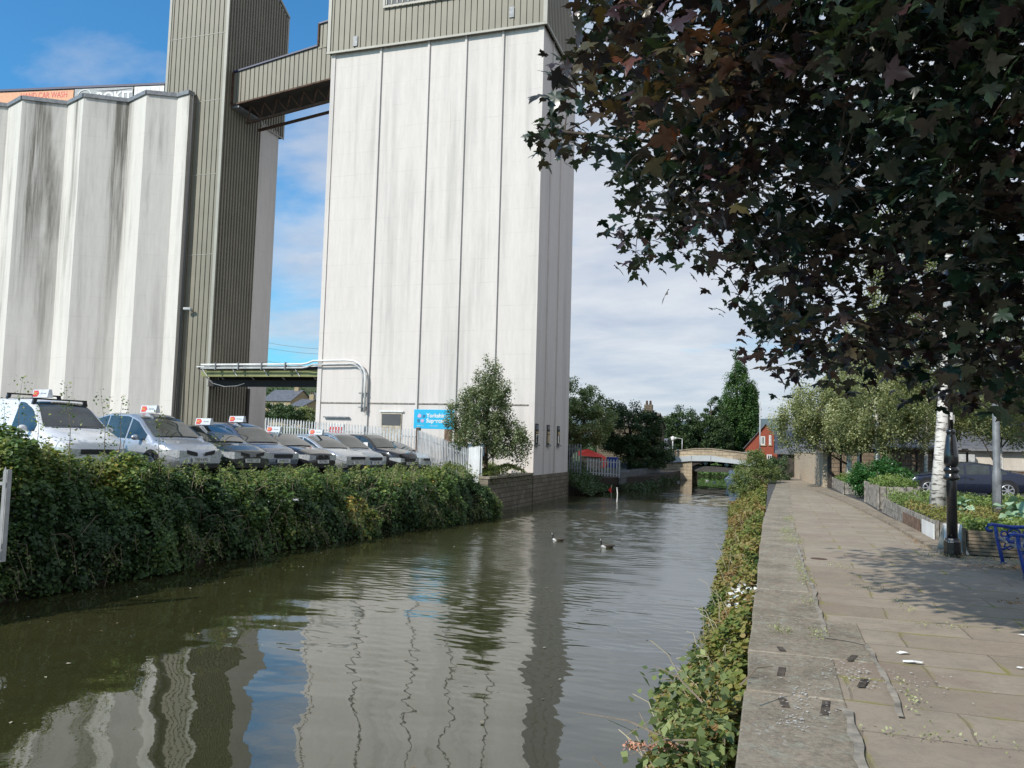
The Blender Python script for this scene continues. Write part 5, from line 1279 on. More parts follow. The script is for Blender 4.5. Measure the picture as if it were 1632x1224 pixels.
MB().tube([(0,0,-.2),(.0,0,.55)], .018, 5).build('stake', M['white'], FL); MB().xprism([(-.20,.28),(.0,.50),(.04,.12)], -.03, -.01, 'y').build('board', M['red_tarp'], FL)

# ------------------------------------------------------------------ buildings beyond
def house(name, label, x0, x1, y0, y1, z0, ze, zr, wall, roof, ridge='y', group=None, wins=(), chim=None, ov=.25):
    r_ = empty(name, (x0, y0, z0), 0, label, 'house' if 'house' in name else 'building', group); w_, d_, he, hr = x1-x0, y1-y0, ze-z0, zr-z0
    b = MB()
    if ridge == 'y': b.xprism([(0,0),(w_,0),(w_,he),(w_/2,hr-.06),(0,he)], 0, d_, 'y')
    else: b.xprism([(0,0),(d_,0),(d_,he),(d_/2,hr-.06),(0,he)], 0, w_, 'x')
    b.build('wall', wall, r_)
    b = MB(); t = .12
    if ridge == 'y':
        s = (hr-he)/(w_/2)
        b.xprism([(-ov, he-ov*s), (w_/2, hr), (w_+ov, he-ov*s), (w_+ov, he-ov*s+t), (w_/2, hr+t), (-ov, he-ov*s+t)], -ov, d_+ov, 'y')
    else:
        s = (hr-he)/(d_/2)
        b.xprism([(-ov, he-ov*s), (d_/2, hr), (d_+ov, he-ov*s), (d_+ov, he-ov*s+t), (d_/2, hr+t), (-ov, he-ov*s+t)], -ov, w_+ov, 'x')
    rf = b.build('roof', roof, r_)
    for (cx, cz, ww, wh) in wins:
        f_ = MB().box(cx-ww/2, cx+ww/2, -.06, -.002, cz-wh/2, cz+wh/2).build('window', M['white'], r_)
        MB().box(cx-ww/2+.12, cx-.04, -.075, -.062, cz-wh/2+.12, cz+wh/2-.1).box(cx+.04, cx+ww/2-.12, -.075, -.062, cz-wh/2+.12, cz+wh/2-.1).build('pane', M['glass'], f_)
        MB().box(cx-ww/2-.1, cx+ww/2+.1, -.14, -.062, cz-wh/2-.14, cz-wh/2-.005).build('sill', M['house_stone'], f_)
    for c in (chim or []):
        ch = MB().box(c[0]-.45, c[0]+.45, c[1]-.35, c[1]+.35, hr-.5, hr+1.0).build('chimney', wall, rf)
        MB().lathe([(.14,hr+1.0),(.11,hr+1.45)], (c[0]-.2, c[1], 0), 8).lathe([(.14,hr+1.0),(.11,hr+1.45)], (c[0]+.2, c[1], 0), 8).build('chimney_pot', M['rust'], ch)
    return r_, rf
a = Py(1189, 720, 110); c = Py(1252, 720, 110); t = Py(1222, 676, 110); e = Py(1193, 705, 110)
house('red_brick_house', 'red brick gabled house with white windows right of the bridge', a[0]-.1, c[0]+.1, 110, 126, -.5, e[2]-.6, t[2], M['red_brick'], M['slate'], wins=[(2.2,3.4,.55,1.1),(3.1,3.5,.28,1.2),(1.2,1.3,.5,.8),(3.0,1.2,.6,.8)])
house('stone_house', 'yellow stone house partly hidden behind the birches', 2.2, 12, 100, 110, -.3, 3.6, 5.6, M['house_stone'], M['slate'], 'x', wins=[(1.5,2.6,.8,1.2),(4.5,2.6,.8,1.2)])
a = Py(1000, 690, 84); t = Py(1038, 655, 84)
r_, rf = house('grey_roofed_building', 'stone building with grey roof and chimney behind the dark tree', -17.5, t[0], 84, 95, -.2, 3.9, 5.35, stonework('sooty_stone', (.17,.14,.10), (.22,.18,.13), (.1,.08,.06)), simple('grey_sheet_roof', (.23,.20,.18), .8), 'x', chim=[(4.6, 5.5)], wins=[(3.6,2.2,.9,1.2)])
house('white_cottage', 'small white cottage seen between the utility pole and the broad tree', Py(1040,700,100)[0], Py(1056,700,100)[0], 100, 108, -.2, 1.9, 2.7, M['white'], M['slate'], 'x', wins=[(.8,1.1,.5,.7)])

HG = 'houses on the hillside beyond the car park'
for i, (u0, u1, vb, ve, vr, Y_, lab, rg) in enumerate([(418,462,663,638,620,132,'large yellow stone house with white framed windows on the hillside, leftmost of three','x'),
      (462,482,656,647,635,128,'low stone house with slanting grey roof between its neighbours','x'), (480,530,660,640,625,140,'pale stone house with bay windows nearest the white tower','x')]):
    a = Py(u0, vb, Y_); c = Py(u1, vb, Y_); e = Py(u0, ve, Y_); t = Py(u0, vr, Y_)
    W2 = c[0]-a[0]
    house('stone_house', lab, a[0], c[0], Y_, Y_+8, a[2]-3, e[2], t[2], M['house_stone'], M['slate'], rg, HG, wins=[(W2*.3, e[2]-a[2]+3-1.2, .8, 1.1), (W2*.75, e[2]-a[2]+3-1.2, .8, 1.1), (W2*.3, e[2]-a[2]+3-3.4, .8, 1.1)], chim=[(W2*.8, 4)])
def gtree(u, v0, v1, Y_, r, lm, label, seed, name='bushy_tree'):
    a = Py(u, v0, Y_); t = Py(u, v1, Y_); h = t[2]-a[2]
    tree(name, label, 'tree', (a[0], Y_, a[2]), [(0,0,h*.6,r,r,h*.42),(r*.3,0,h*.35,r*.8,r,h*.3)], 4200, 60, r*.28, .30, lm, .2, M['bark'], 'simple', 'trees on the hillside beyond the car park', seed)
gtree(432, 672, 641, 108, 2.6, L['dark'], 'dark bushy tree on the slope below the large stone house', 61)
gtree(458, 676, 650, 104, 2.4, L['dark'], 'mid green bush tree in front of the low stone house', 62)
gtree(487, 668, 650, 112, 1.6, L['birch'], 'pale yellow green tree in front of the pale stone house', 63)
gtree(500, 680, 662, 106, 2.2, L['willow'], 'grey green bush at the right end of the slope', 64)
rng = np.random.default_rng(71); k = 14000
P = np.stack([rng.uniform(-170, -80, k), rng.uniform(155, 175, k), np.zeros(k)], 1); P[:,2] = np.array([yard_z(x, y) for x, y in P[:,:2]]) + rng.uniform(0, 1, k)*(5+1.5*wob(P, 6))
tag(cloud('hillside_wood', P, .8, L['dark'], 'simple', .4+.4*rng.uniform(size=k), seed=72), 'wooded hillside behind the stone houses', 'trees', kind='stuff')
PW = empty('power_line', (0,0,0), 0, 'thin overhead power wires crossing the sky between the towers', 'power line')
for (va, vb) in ((540,552),(549,560),(570,580)):
    a = np.array(Py(380, va-4, 200)); c = np.array(Py(560, vb+6, 180)); MB().tube([tuple(a + (c-a)*i/8 - np.array((0,0,1.0))*math.sin(math.pi*i/8)) for i in range(9)], .045, 4).build('wire', M['galv_dark'], PW)

# ------------------------------------------------------------------ right side of the path
def bush(name, label, cat, base, ells, n, ncl, cr, leaf, lm, seed, shape='simple', stem=.03, group=None):
    rng = np.random.default_rng(seed); r_ = empty(name, base, 0, label, cat, group)
    P, tone, cl = crown_points(ells, n, ncl, cr, rng, .9, .5); P = P[P[:,2] > .0]; tone = tone[:len(P)]
    cloud('leaves', P, leaf, lm, shape, tone, parent=r_, seed=seed)
    b = MB()
    for c in cl[:14]: b.tube([(0,0,0), tuple(c*.5+np.array((0,0,.1))), tuple(c)], [stem, stem*.6, stem*.25], 5)
    b.build('stems', M['bark'], r_); return r_
bush('sallow_bush', 'tall pale green bush at the far end of the towpath weeds', 'bush', (-.8, 43.5, -.9), [(-.1,0,1.3,.95,1.6,1.3),(.5,1,1.0,.8,1.4,1.0),(-.3,-1.5,.9,.8,1.3,1.0),(-.1,.5,2.2,.55,.8,.75)], 17000, 150, .26, .085, L['bush'], 81)
bush('dark_bush', 'darker rounded bush between the pale bush and the wooden sheds', 'bush', (.45, 49.5, -.3), [(0,0,.8,.75,1.4,.8)], 4500, 50, .25, .09, L['dark'], 82)
LB = bush('laurel_bush', 'glossy dark green shrub spilling over the path edge between the planters', 'bush', (4.0, 33.4, 0), [(-.1,0,.8,.95,1.2,.7),(-.6,-.5,.55,.65,.8,.5),(.45,.4,.8,.6,.9,.55)], 13000, 110, .24, .085, L['laurel'], 83)

# planters
def planter(name, label, x0, x1, y0, y1, h, mat, boards, plants=None, cap=True):
    r_ = empty(name, (x0, y0, 0), 0, label, 'planter', 'timber planters beside the path'); w_, d_ = x1-x0, y1-y0; t = .05
    def side(nm, a, c, nrm):
        b = MB(); a = Vector(a); c = Vector(c); L_ = (c-a).length; d = (c-a)/L_; n_ = Vector((nrm[0], nrm[1])); rr = random.Random(int(L_*10)+boards)
        if boards > 0:       # horizontal boards
            for k in range(boards):
                z0, z1 = h*k/boards + .004, h*(k+1)/boards - .006; o = n_*rr.uniform(0, .012)
                b.prism([(a.x+o.x, a.y+o.y), (c.x+o.x, c.y+o.y), (c.x+o.x+n_.x*t, c.y+o.y+n_.y*t), (a.x+o.x+n_.x*t, a.y+o.y+n_.y*t)], z0, z1 + rr.uniform(-.004, .002))
        else:
            k = int(L_/.16)
            for i in range(k):
                p = a + d*(L_*i/k + .008); q = a + d*(L_*(i+1)/k - .008); o = n_*rr.uniform(0, .015)
                b.prism([(p.x+o.x, p.y+o.y), (q.x+o.x, q.y+o.y), (q.x+o.x+n_.x*t*.6, q.y+o.y+n_.y*t*.6), (p.x+o.x+n_.x*t*.6, p.y+o.y+n_.y*t*.6)], 0, h + rr.uniform(-.06, .03))
        return b.build(nm, mat, r_)
    side('side_board', (0, 0), (w_, 0), (0, -1)); side('side_board', (0, d_), (w_, d_), (0, 1)); side('side_board', (0, .0), (0, d_), (-1, 0)); side('side_board', (w_, 0), (w_, d_), (1, 0))
    for x, y in ((0,0),(w_,0),(0,d_),(w_,d_)): MB().box(x-.075, x-.02, y-.075, y-.02, 0, h+.03).build('corner_post', mat, r_)
    MB().box(.002, w_-.002, .002, d_-.002, .0, h-.07).build('soil', M['soil'], r_)
    return r_
planter('timber_planter', 'long low weathered timber planter with painted boards around the birch trunk', 3.12, 6.6, 17.5, 25.4, .40, M['wood_grey'], 2)
pl2 = planter('slatted_planter', 'brown slatted planter directly behind the black lamp post and the bench', 3.22, 6.5, 15.75, 17.1, .42, M['wood_slat'], 7)
planter('pallet_planter', 'taller grey planter of upright pallet boards in front of the glossy shrub', 3.15, 4.25, 26.7, 30.3, .70, M['wood_grey'], 0)
planter('timber_planter', 'small far timber planter beside the dark timber posts', 2.85, 4.0, 35.2, 41.2, .48, M['wood_grey'], 0)
# painted panels on the long planter
bp_ = MB().box(3.035, 3.05, 17.6, 18.9, .04, .34).build('white_painted_board', M['white']); tag(bp_, 'whitewashed board with faded drawing on the near end of the long planter', 'board')
bp_ = MB().box(3.035, 3.05, 19.2, 21.5, .03, .30).build('brown_board', M['wood_brown']); tag(bp_, 'rusty brown board on the side of the long planter', 'board')

def patch_plants(name, label, box, n, size, lm, hh, seed, shape='simple'):
    rng = np.random.default_rng(seed); x0, x1, y0, y1, z0 = box
    P = np.stack([rng.uniform(x0, x1, n), rng.uniform(y0, y1, n), np.zeros(n)], 1); b_ = .5 + .5*wob(P, .45); P[:,2] = z0 + rng.uniform(0, 1, n)**.7*hh*np.clip(.35 + b_, .2, 1.3)
    tag(cloud(name, P, size, lm, shape, np.clip(.3 + .4*b_ + .2*rng.uniform(size=n), 0, 1), seed=seed), label, 'plants', kind='stuff')
patch_plants('carrot_tops', 'feathery bright green planting at the far end of the long planter', (3.1, 6.3, 22.2, 25.3, .36), 7500, .055, L['garden'], .30, 91)
patch_plants('herb_planting', 'mixed yellowing herbs in the middle of the long planter', (3.1, 6.4, 18.0, 22.2, .33), 7000, .05, L['right'], .20, 92)
patch_plants('leafy_planting', 'low dark green planting in the slatted planter behind the bench', (3.3, 6.4, 15.85, 17.0, .36), 5200, .06, L['garden'], .20, 93)
patch_plants('pallet_planting', 'bright green planting on top of the pallet planter', (3.2, 4.3, 26.9, 30.2, .62), 3000, .07, L['garden'], .32, 94)
patch_plants('far_planting', 'yellow green planting in the small far planter', (2.9, 4.0, 35.3, 41.0, .42), 2600, .07, L['garden'], .26, 95)
patch_plants('border_planting', 'green planting between the planters and the parked car', (4.4, 8.6, 26.5, 31.0, 0), 3200, .07, L['garden'], .16, 96)
def cabbage(x, y, z, s, seed, label):
    rng = np.random.default_rng(seed); r_ = empty('cabbage_plant', (x, y, z), 0, label, 'plant', 'big leaved cabbage plants in the planters'); n = 34
    a = rng.uniform(0, 6.28, n); rr = rng.uniform(.02, .22, n)*s; P = np.stack([rr*np.cos(a), rr*np.sin(a), rng.uniform(.04, .42, n)*s], 1)
    cloud('leaves', P, .22*s, L['cabbage'], 'broad', None, up=1.0, parent=r_, outward=unit(P*np.array((1,1,.3))), seed=seed); MB().tube([(0,0,0),(0,0,.3*s)], .018, 5).build('stem', M['twig'], r_)
cabbage(4.15, 20.6, .33, .9, 1, 'grey green cabbage plant left of the birch trunk')
cabbage(4.55, 18.2, .33, 1.2, 2, 'largest grey green cabbage just right of the black lamp post')
cabbage(5.15, 18.3, .33, 1.1, 3, 'grey green cabbage between the lamp post and the grey column')
cabbage(5.9, 17.9, .33, 1.0, 4, 'low cabbage in front of the grey column base')
# tall rhubarb-like plant with red flower heads
tp = empty('flowering_plant', (4.95, 17.0, .36), 0, 'tall stalked plant with red flower clusters in front of the grey column', 'plant')
b = MB(); b.tube([(0,0,0),(.02,0,.7),(-.05,.02,1.35)], [.02,.016,.01], 6); b.tube([(.35,.1,0),(.37,.1,.8),(.32,.1,1.0)], [.014,.012,.006], 5); b.tube([(-.1,.05,0),(-.14,.05,.6),(-.2,0,.95)], [.014,.012,.006], 5); b.build('stalks', L['garden'], tp)
rng = np.random.default_rng(6)
P = np.vstack([np.array((-.1,0,1.32)) + rng.normal(size=(60,3))*np.array((.14,.12,.06)), np.array((-.12,0,.9)) + rng.normal(size=(90,3))*np.array((.10,.1,.22))]); cloud('leaves', P, .10, L['garden'], 'broad', None, up=.8, parent=tp, droop=.5, seed=3)
P = np.vstack([np.array((-.17,-.02,1.15)) + rng.normal(size=(70,3))*.05, np.array((.12,-.02,1.12)) + rng.normal(size=(60,3))*.05]); cloud('red_flowers', P, .035, L['redflower'], 'simple', None, parent=tp, seed=4)

# black cast iron lamp post
lx, ly, _ = Pz(1518, 886, 0)
LPp = empty('street_lamp', (lx, ly, 0), 0, 'ornate black cast iron lamp post beside the blue bench', 'street lamp')
MB().lathe([(.135,0),(.135,.24),(.115,.27),(.105,.30)], (0,0,0), 8).build('base', M['black_iron'], LPp, bevel=.006)
MB().lathe([(.088,.28),(.080,1.26),(.080,1.28)], (0,0,0), 16).build('lower_shaft', M['black_iron'], LPp, True)
MB().lathe([(.09,1.27),(.125,1.29),(.13,1.33),(.10,1.37),(.10,1.40),(.125,1.43),(.118,1.47),(.095,1.50)], (0,0,0), 18).build('collar', M['black_iron'], LPp, True)
MB().lathe([(.085,1.49),(.118,1.56),(.112,1.72),(.082,2.00),(.062,2.06),(.075,2.08),(.075,2.11),(.05,2.14)], (0,0,0), 12).build('vase', M['black_iron'], LPp, True)
MB().lathe([(.043,2.12),(.038,3.9),(.06,3.93),(.06,3.97),(.035,4.0),(.03,4.25)], (0,0,0), 12).build('upper_shaft', M['black_iron'], LPp, True)
ln = MB().lathe([(.10,4.25),(.20,4.62),(.20,4.64)], (0,0,0), 4).build('lantern', M['lamp_glass'], LPp)
MB().lathe([(.24,4.65),(.08,4.85),(.02,4.95)], (0,0,0), 8).build('cap', M['black_iron'], ln)
MB().box(.04, .046, -.05, .05, 2.25, 2.38).box(-.02,.02,-.046,-.04,2.3,2.42).build('sticker', M['white'], LPp)

x, y, z = Py(1590, 826, 21.0)
gc = empty('lighting_column', (x, y, .3), 0, 'plain grey steel lighting column rising behind the planters', 'street lamp')
MB().lathe([(.10,0),(.10,.95),(.085,1.05),(.08,1.1),(.075,4.2),(.055,8.0)], (0,0,0), 12).build('pole', M['galv_dark'], gc, True)
MB().tube([(0,0,7.9),(.5,-.3,8.15),(1.2,-.6,8.2)], .04, 6).build('arm', M['galv_dark'], gc); MB().box(1.1,1.6,-.9,-.5,8.15,8.27).build('lantern', M['galv'], gc)
MB().box(-.05,.05,-.106,-.10,.2,.75).build('door', M['galv_dark'], gc)

ab = empty('sandwich_board', (2.98, 15.85, 0), R(8), 'white sandwich board standing behind the black lamp post', 'sign')
MB().add([(-.14,-.20,0),(.24,-.20,0),(.19,-.03,.50),(-.10,-.03,.50)], [(0,1,2,3)]).add([(-.14,-.185,0),(.24,-.185,0),(.19,-.015,.50),(-.10,-.015,.50)], [(3,2,1,0)]).build('front_panel', M['white'], ab, fix=False)
MB().add([(-.14,.22,0),(.24,.22,0),(.19,.02,.50),(-.10,.02,.50)], [(3,2,1,0)]).add([(-.14,.205,0),(.24,.205,0),(.19,.005,.50),(-.10,.005,.50)], [(0,1,2,3)]).build('back_panel', M['white'], ab, fix=False)

# blue bench facing the canal
BN = empty('park_bench', (3.22, 13.1, 0), R(-4.2), 'blue cast iron bench with grey wooden slats at the right edge', 'bench')
def bench_end(y):
    b = MB(); t = .05
    def curve(pts, w_=.05): b.tube([(x, y, z) for x, z in pts], [w_*.5]*len(pts), 7)
    curve([(.06,.50),(.0,.50),(-.03,.545),(.0,.59),(.06,.60),(.30,.575),(.50,.585),(.62,.66),(.68,.80),(.72,.93)], .058)      # arm rising into the back post
    curve([(.10,.58),(.12,.40),(.16,.20),(.20,.0)], .06); curve([(.72,.93),(.66,.6),(.66,.38),(.72,.18),(.82,.0)], .06)
    curve([(.13,.36),(.66,.34)], .05); curve([(.16,.20),(.30,.27),(.44,.29),(.58,.26),(.72,.18)], .035)
    for cx, cz, r_ in ((.36,.47,.085),(.22,.46,.045),(.52,.46,.045)): curve([(cx+r_*math.cos(a), cz+r_*math.sin(a)) for a in np.linspace(0, 6.283, 17)], .030)
    curve([(.24,.33),(.22,.26),(.28,.22),(.34,.25),(.33,.31)], .025); curve([(.56,.33),(.60,.26),(.54,.22),(.48,.25),(.49,.31)], .025)
    b.ball((.36,y,.47), .05, .02, .05, 10, 6); b.box(.16,.24,y-.035,y+.035,0,.02); b.box(.77,.87,y-.035,y+.035,0,.02)
    return b.build('end_frame', M['blue'], BN, True)
bench_end(.0); bench_end(1.72)
for i in range(6): MB().box(.12+i*.088, .12+i*.088+.07, -.04, 1.76, .385, .41).build('seat_slat', M['wood_grey'], BN, bevel=.004)
for i in range(5): MB().bar((.655+i*.022, -.04, .50+i*.09), (.655+i*.022, 1.76, .50+i*.09), .065, .022, (1,0,-.25)).build('back_slat', M['wood_grey'], BN)

# litter
def litter(u, v, s, label, seed):
    x, y, _ = Pz(u, v, 0); rr = random.Random(seed); b = MB(); n = 9; vs = [(0,0,s*.35)]
    for i in range(n): a = 6.283*i/n; r_ = s*rr.uniform(.5, 1.1); vs.append((r_*math.cos(a)*1.5, r_*math.sin(a)*.8, rr.uniform(0, s*.3)))
    b.add(vs, [(0, 1+i, 1+(i+1) % n) for i in range(n)]); o = b.build('paper_scrap', M['paper'], loc=(x, y, .005), fix=False); tag(o, label, 'litter', 'scraps of white paper on the path')
litter(1440, 1042, .045, 'upright crumpled scrap of white paper on the path', 1); litter(1453, 1057, .055, 'flat torn strip of white paper just below the other scrap', 2)
litter(1630, 1013, .03, 'tiny white scrap at the right edge of the path below the shade', 3); litter(1629, 1066, .03, 'tiny white scrap lower at the right edge of the path', 4)
x, y, _ = Pz(1305, 890, 0); mh = MB().lathe([(.13,0),(.13,.004)], (0,0,0), 16).build('drain_cover', M['rust'], loc=(x, y, -.008)); tag(mh, 'small round dark drain cover set in the path', 'drain cover')

# brick wall, sheds and walls at the end of the path
a = Pz(1266, 761, 0); c = Pz(1312, 776, 0); zt_w = Py(1311, 723, c[1])[2]
tw = empty('brick_wall', (c[0], c[1], 0), 0, 'tan brick garden wall along the right of the path end', 'wall')
dx, dy = a[0]-c[0], a[1]-c[1]
MB().prism([(0,0),(dx,dy),(dx+.25,dy),(.25,0)], -.05, lambda x, y: zt_w if y < 2 else zt_w - .02).build('brickwork', M['tan_brick'], tw)
MB().prism([(-.03,-.03),(dx-.03,dy),(dx+.28,dy),(.28,-.03)], zt_w+.002, zt_w+.06).build('coping', M['wood_pale'], tw)
sh_z = Py(1240, 722, 54.5)[2]
house('timber_shed', 'dark timber sheds with slate roof at the end of the path', .5, 7.6, 54.6, 66, 0, sh_z, sh_z+1.5, M['wood_dark'], M['slate'], 'x')
house('stone_outbuilding', 'brown stone outbuilding behind the brick wall and birch trees', 2.75, 8.6, 46.5, 54.0, 0, 2.0, 3.3, stonework('brown_stone', (.22,.17,.12), (.28,.22,.16), (.12,.1,.08)), M['slate'], 'x', wins=())
for k, (xx, yy) in enumerate(((2.68, 41.3), (3.35, 43.5), (4.3, 43.8))):
    p_ = empty('timber_post', (xx, yy, 0), 0, ['dark timber post at the near end of the tan brick wall', 'thin dark post against the brown outbuilding', 'second thin dark post right of the first against the outbuilding'][k], 'post')
    MB().box(-.09 if k == 0 else -.05, .09 if k == 0 else .05, -.09, .09, 0, 1.95 if k == 0 else 2.3).build('shaft', M['wood_dark'], p_); MB().box(-.1,.1,-.1,.1,1.955 if k == 0 else 2.305,2.0 if k == 0 else 2.35).build('cap', M['wood_dark'], p_)
rw = empty('rendered_building', (8.85, 48, -.1), 0, 'low cream rendered building with slate roof behind the dark car', 'building')
MB().box(0, 14, 0, 8, 0, 2.12).build('wall', M['render_wall'], rw); MB().xprism([(-.3,2.1),(4,2.85),(8.3,2.1),(8.3,2.2),(4,3.0),(-.3,2.22)], -.3, 14.3, 'x').build('roof', M['slate'], rw)
MB().box(.25, 1.35, -.35, -.01, 1.05, 1.85).build('wall_unit', M['galv'], rw, bevel=.02); MB().bar((-.2,-.32,2.1),(14.2,-.32,2.1),.1).build('gutter', M['galv_dark'], rw)
MB().box(2.55, 2.7, -.04, -.005, 0, 2.05).build('downpipe', M['white'], rw)
bx_ = empty('timber_box', (11.2, 46.2, 0), 0, 'brown timber box against the cream wall at far right', 'box'); MB().box(0, 1.3, 0, .8, 0, .95).build('sides', M['wood_brown'], bx_, bevel=.02); MB().box(-.03,1.33,-.03,.83,.955,1.0).build('lid', M['wood_grey'], bx_)
house('white_building', 'white walled building seen through the birches behind the pergola', 6.6, 13.5, 62, 70, -.1, 2.4, 3.4, M['white'], M['slate'], 'x', wins=[(1.5,1.3,.9,1.0),(4.0,1.3,.9,1.0)])
pg = empty('pergola', (5.4, 44.5, 0), 0, 'open timber pergola frame behind the dark car', 'pergola')
for i in range(6): MB().box(i*.75, i*.75+.09, 0, .09, 0, 1.85).build('post', M['wood_dark'], pg)
for z in (1.3, 1.87): MB().box(-.1, 3.95, -.02, .1, z, z+.08).build('rail', M['wood_brown'], pg)
for i in range(9): MB().bar((.1+i*.45, -.5, 1.99), (.1+i*.45, .6, 1.99), .06).build('cross_rail', M['wood_brown'], pg)

# birches
def birch(label, base, lean, h, ells, n, seed, r_=.12, leaf=.085, top=None, ncl=150, cr=.34):
    return tree('birch_tree', label, 'tree', base, ells, n, ncl, cr, leaf, L['birch'], r_, M['birch'], 'simple', 'birch trees beside the path', seed, lean, 16, .9, h, 1.9)
x, y, z = Py(1495, 806, 22.0)
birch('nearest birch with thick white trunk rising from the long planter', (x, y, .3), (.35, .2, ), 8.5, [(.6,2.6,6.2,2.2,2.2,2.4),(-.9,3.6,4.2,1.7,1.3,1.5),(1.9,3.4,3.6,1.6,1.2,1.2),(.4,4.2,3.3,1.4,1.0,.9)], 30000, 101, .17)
x, y, z = Py(1352, 745, 41.0)
birch('slim birch whose white trunk stands behind the glossy shrub, left of two', (x, y, 0), (.1, .1), 6.5, [(-.9,0,3.5,1.9,1.8,1.6),(-2.2,-.5,2.9,1.3,1.4,1.15),(-.5,-.4,2.5,1.5,1.2,.8),(.5,.3,4.6,1.7,1.6,1.6),(.2,0,6.5,.9,.8,1.3)], 42000, 102, .15, .10, ncl=260)
x, y, z = Py(1398, 745, 37.0)
birch('slim birch whose white trunk stands behind the glossy shrub, right of two', (x, y, 0), (.1, .1), 6.2, [(0,0,3.6,1.6,1.6,1.9),(-1.1,.3,2.9,1.0,1.2,1.2),(1.2,0,3.8,1.4,1.5,1.7)], 34000, 103, .14, .10, ncl=220)
x, y, z = Py(1640, 800, 27.0)
birch('birch drooping into the right edge in front of the cream building', (x+.5, y, 0), (-.1, 0), 8, [(0,0,4.6,2.1,2.0,2.2),(-1.2,0,3.3,1.0,1.2,1.0)], 20000, 104, .15)
birch('drooping birch between the white trunk and the slim birches, behind the parked car', (6.9, 41.8, 0), (.1, .0), 6.5, [(0,0,4.0,2.0,1.6,1.9),(1.6,0,3.6,1.5,1.2,1.3),(-1.4,.4,3.4,1.4,1.2,1.2)], 26000, 106, .10, .10)
birch('small birch in front of the cream building, right of the grey column', (9.6, 40.5, 0), (.1, .0), 6, [(0,0,4.0,1.7,1.5,1.6),(1.0,0,3.0,1.0,1.0,.9)], 14000, 107, .10, .10)
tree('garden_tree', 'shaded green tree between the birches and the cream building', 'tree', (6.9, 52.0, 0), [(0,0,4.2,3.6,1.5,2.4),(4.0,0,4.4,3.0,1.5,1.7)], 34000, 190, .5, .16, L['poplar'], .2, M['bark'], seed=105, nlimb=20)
gp = Py(1368, 745, 38.0); pp = empty('grey_post', (gp[0], gp[1], 0), 0, 'thin pale grey post beside the slim birch trunk', 'post'); MB().tube([(0,0,0),(0,0,3.2)], .055, 8).build('shaft', M['galv'], pp); MB().ball((0,0,3.22), .06, .06, .04).build('cap', M['galv_dark'], pp)

# moored boat just showing beyond the weeds
x, y, _ = Pz(1157, 772, WZ)
bo = empty('moored_boat', (x+1.0, 66, WZ), R(90), 'small white cabin boat moored against the towpath near the bridge', 'boat')
hull = MB(); P = []
for i in range(9):
    t = i/8.; xx = -2.6 + 5.2*t; wd_ = .85*(1 - max(0, (t-.55)/.45)**2.2); P.append([(xx, -wd_, .62+.12*t), (xx+.1*t, -wd_*.75, -.1), (xx+.1*t, wd_*.75, -.1), (xx, wd_, .62+.12*t)])
vs = [p for r0_ in P for p in r0_]; hull.add(vs, [(i*4+k, (i+1)*4+k, (i+1)*4+(k+1) % 4, i*4+(k+1) % 4) for i in range(8) for k in range(4)] + [(0,1,2,3), (35,34,33,32)]); hull.build('hull', M['white'], bo)
MB().xprism([(-1.4,.68),(-1.3,1.25),(.6,1.2),(1.2,.75)], -.6, .6, 'y').build('cabin', M['white'], bo, bevel=.04)
MB().box(-1.1,.4,-.61,-.602,.88,1.1).box(-1.1,.4,.602,.61,.88,1.1).build('cabin_window', M['glass'], bo)

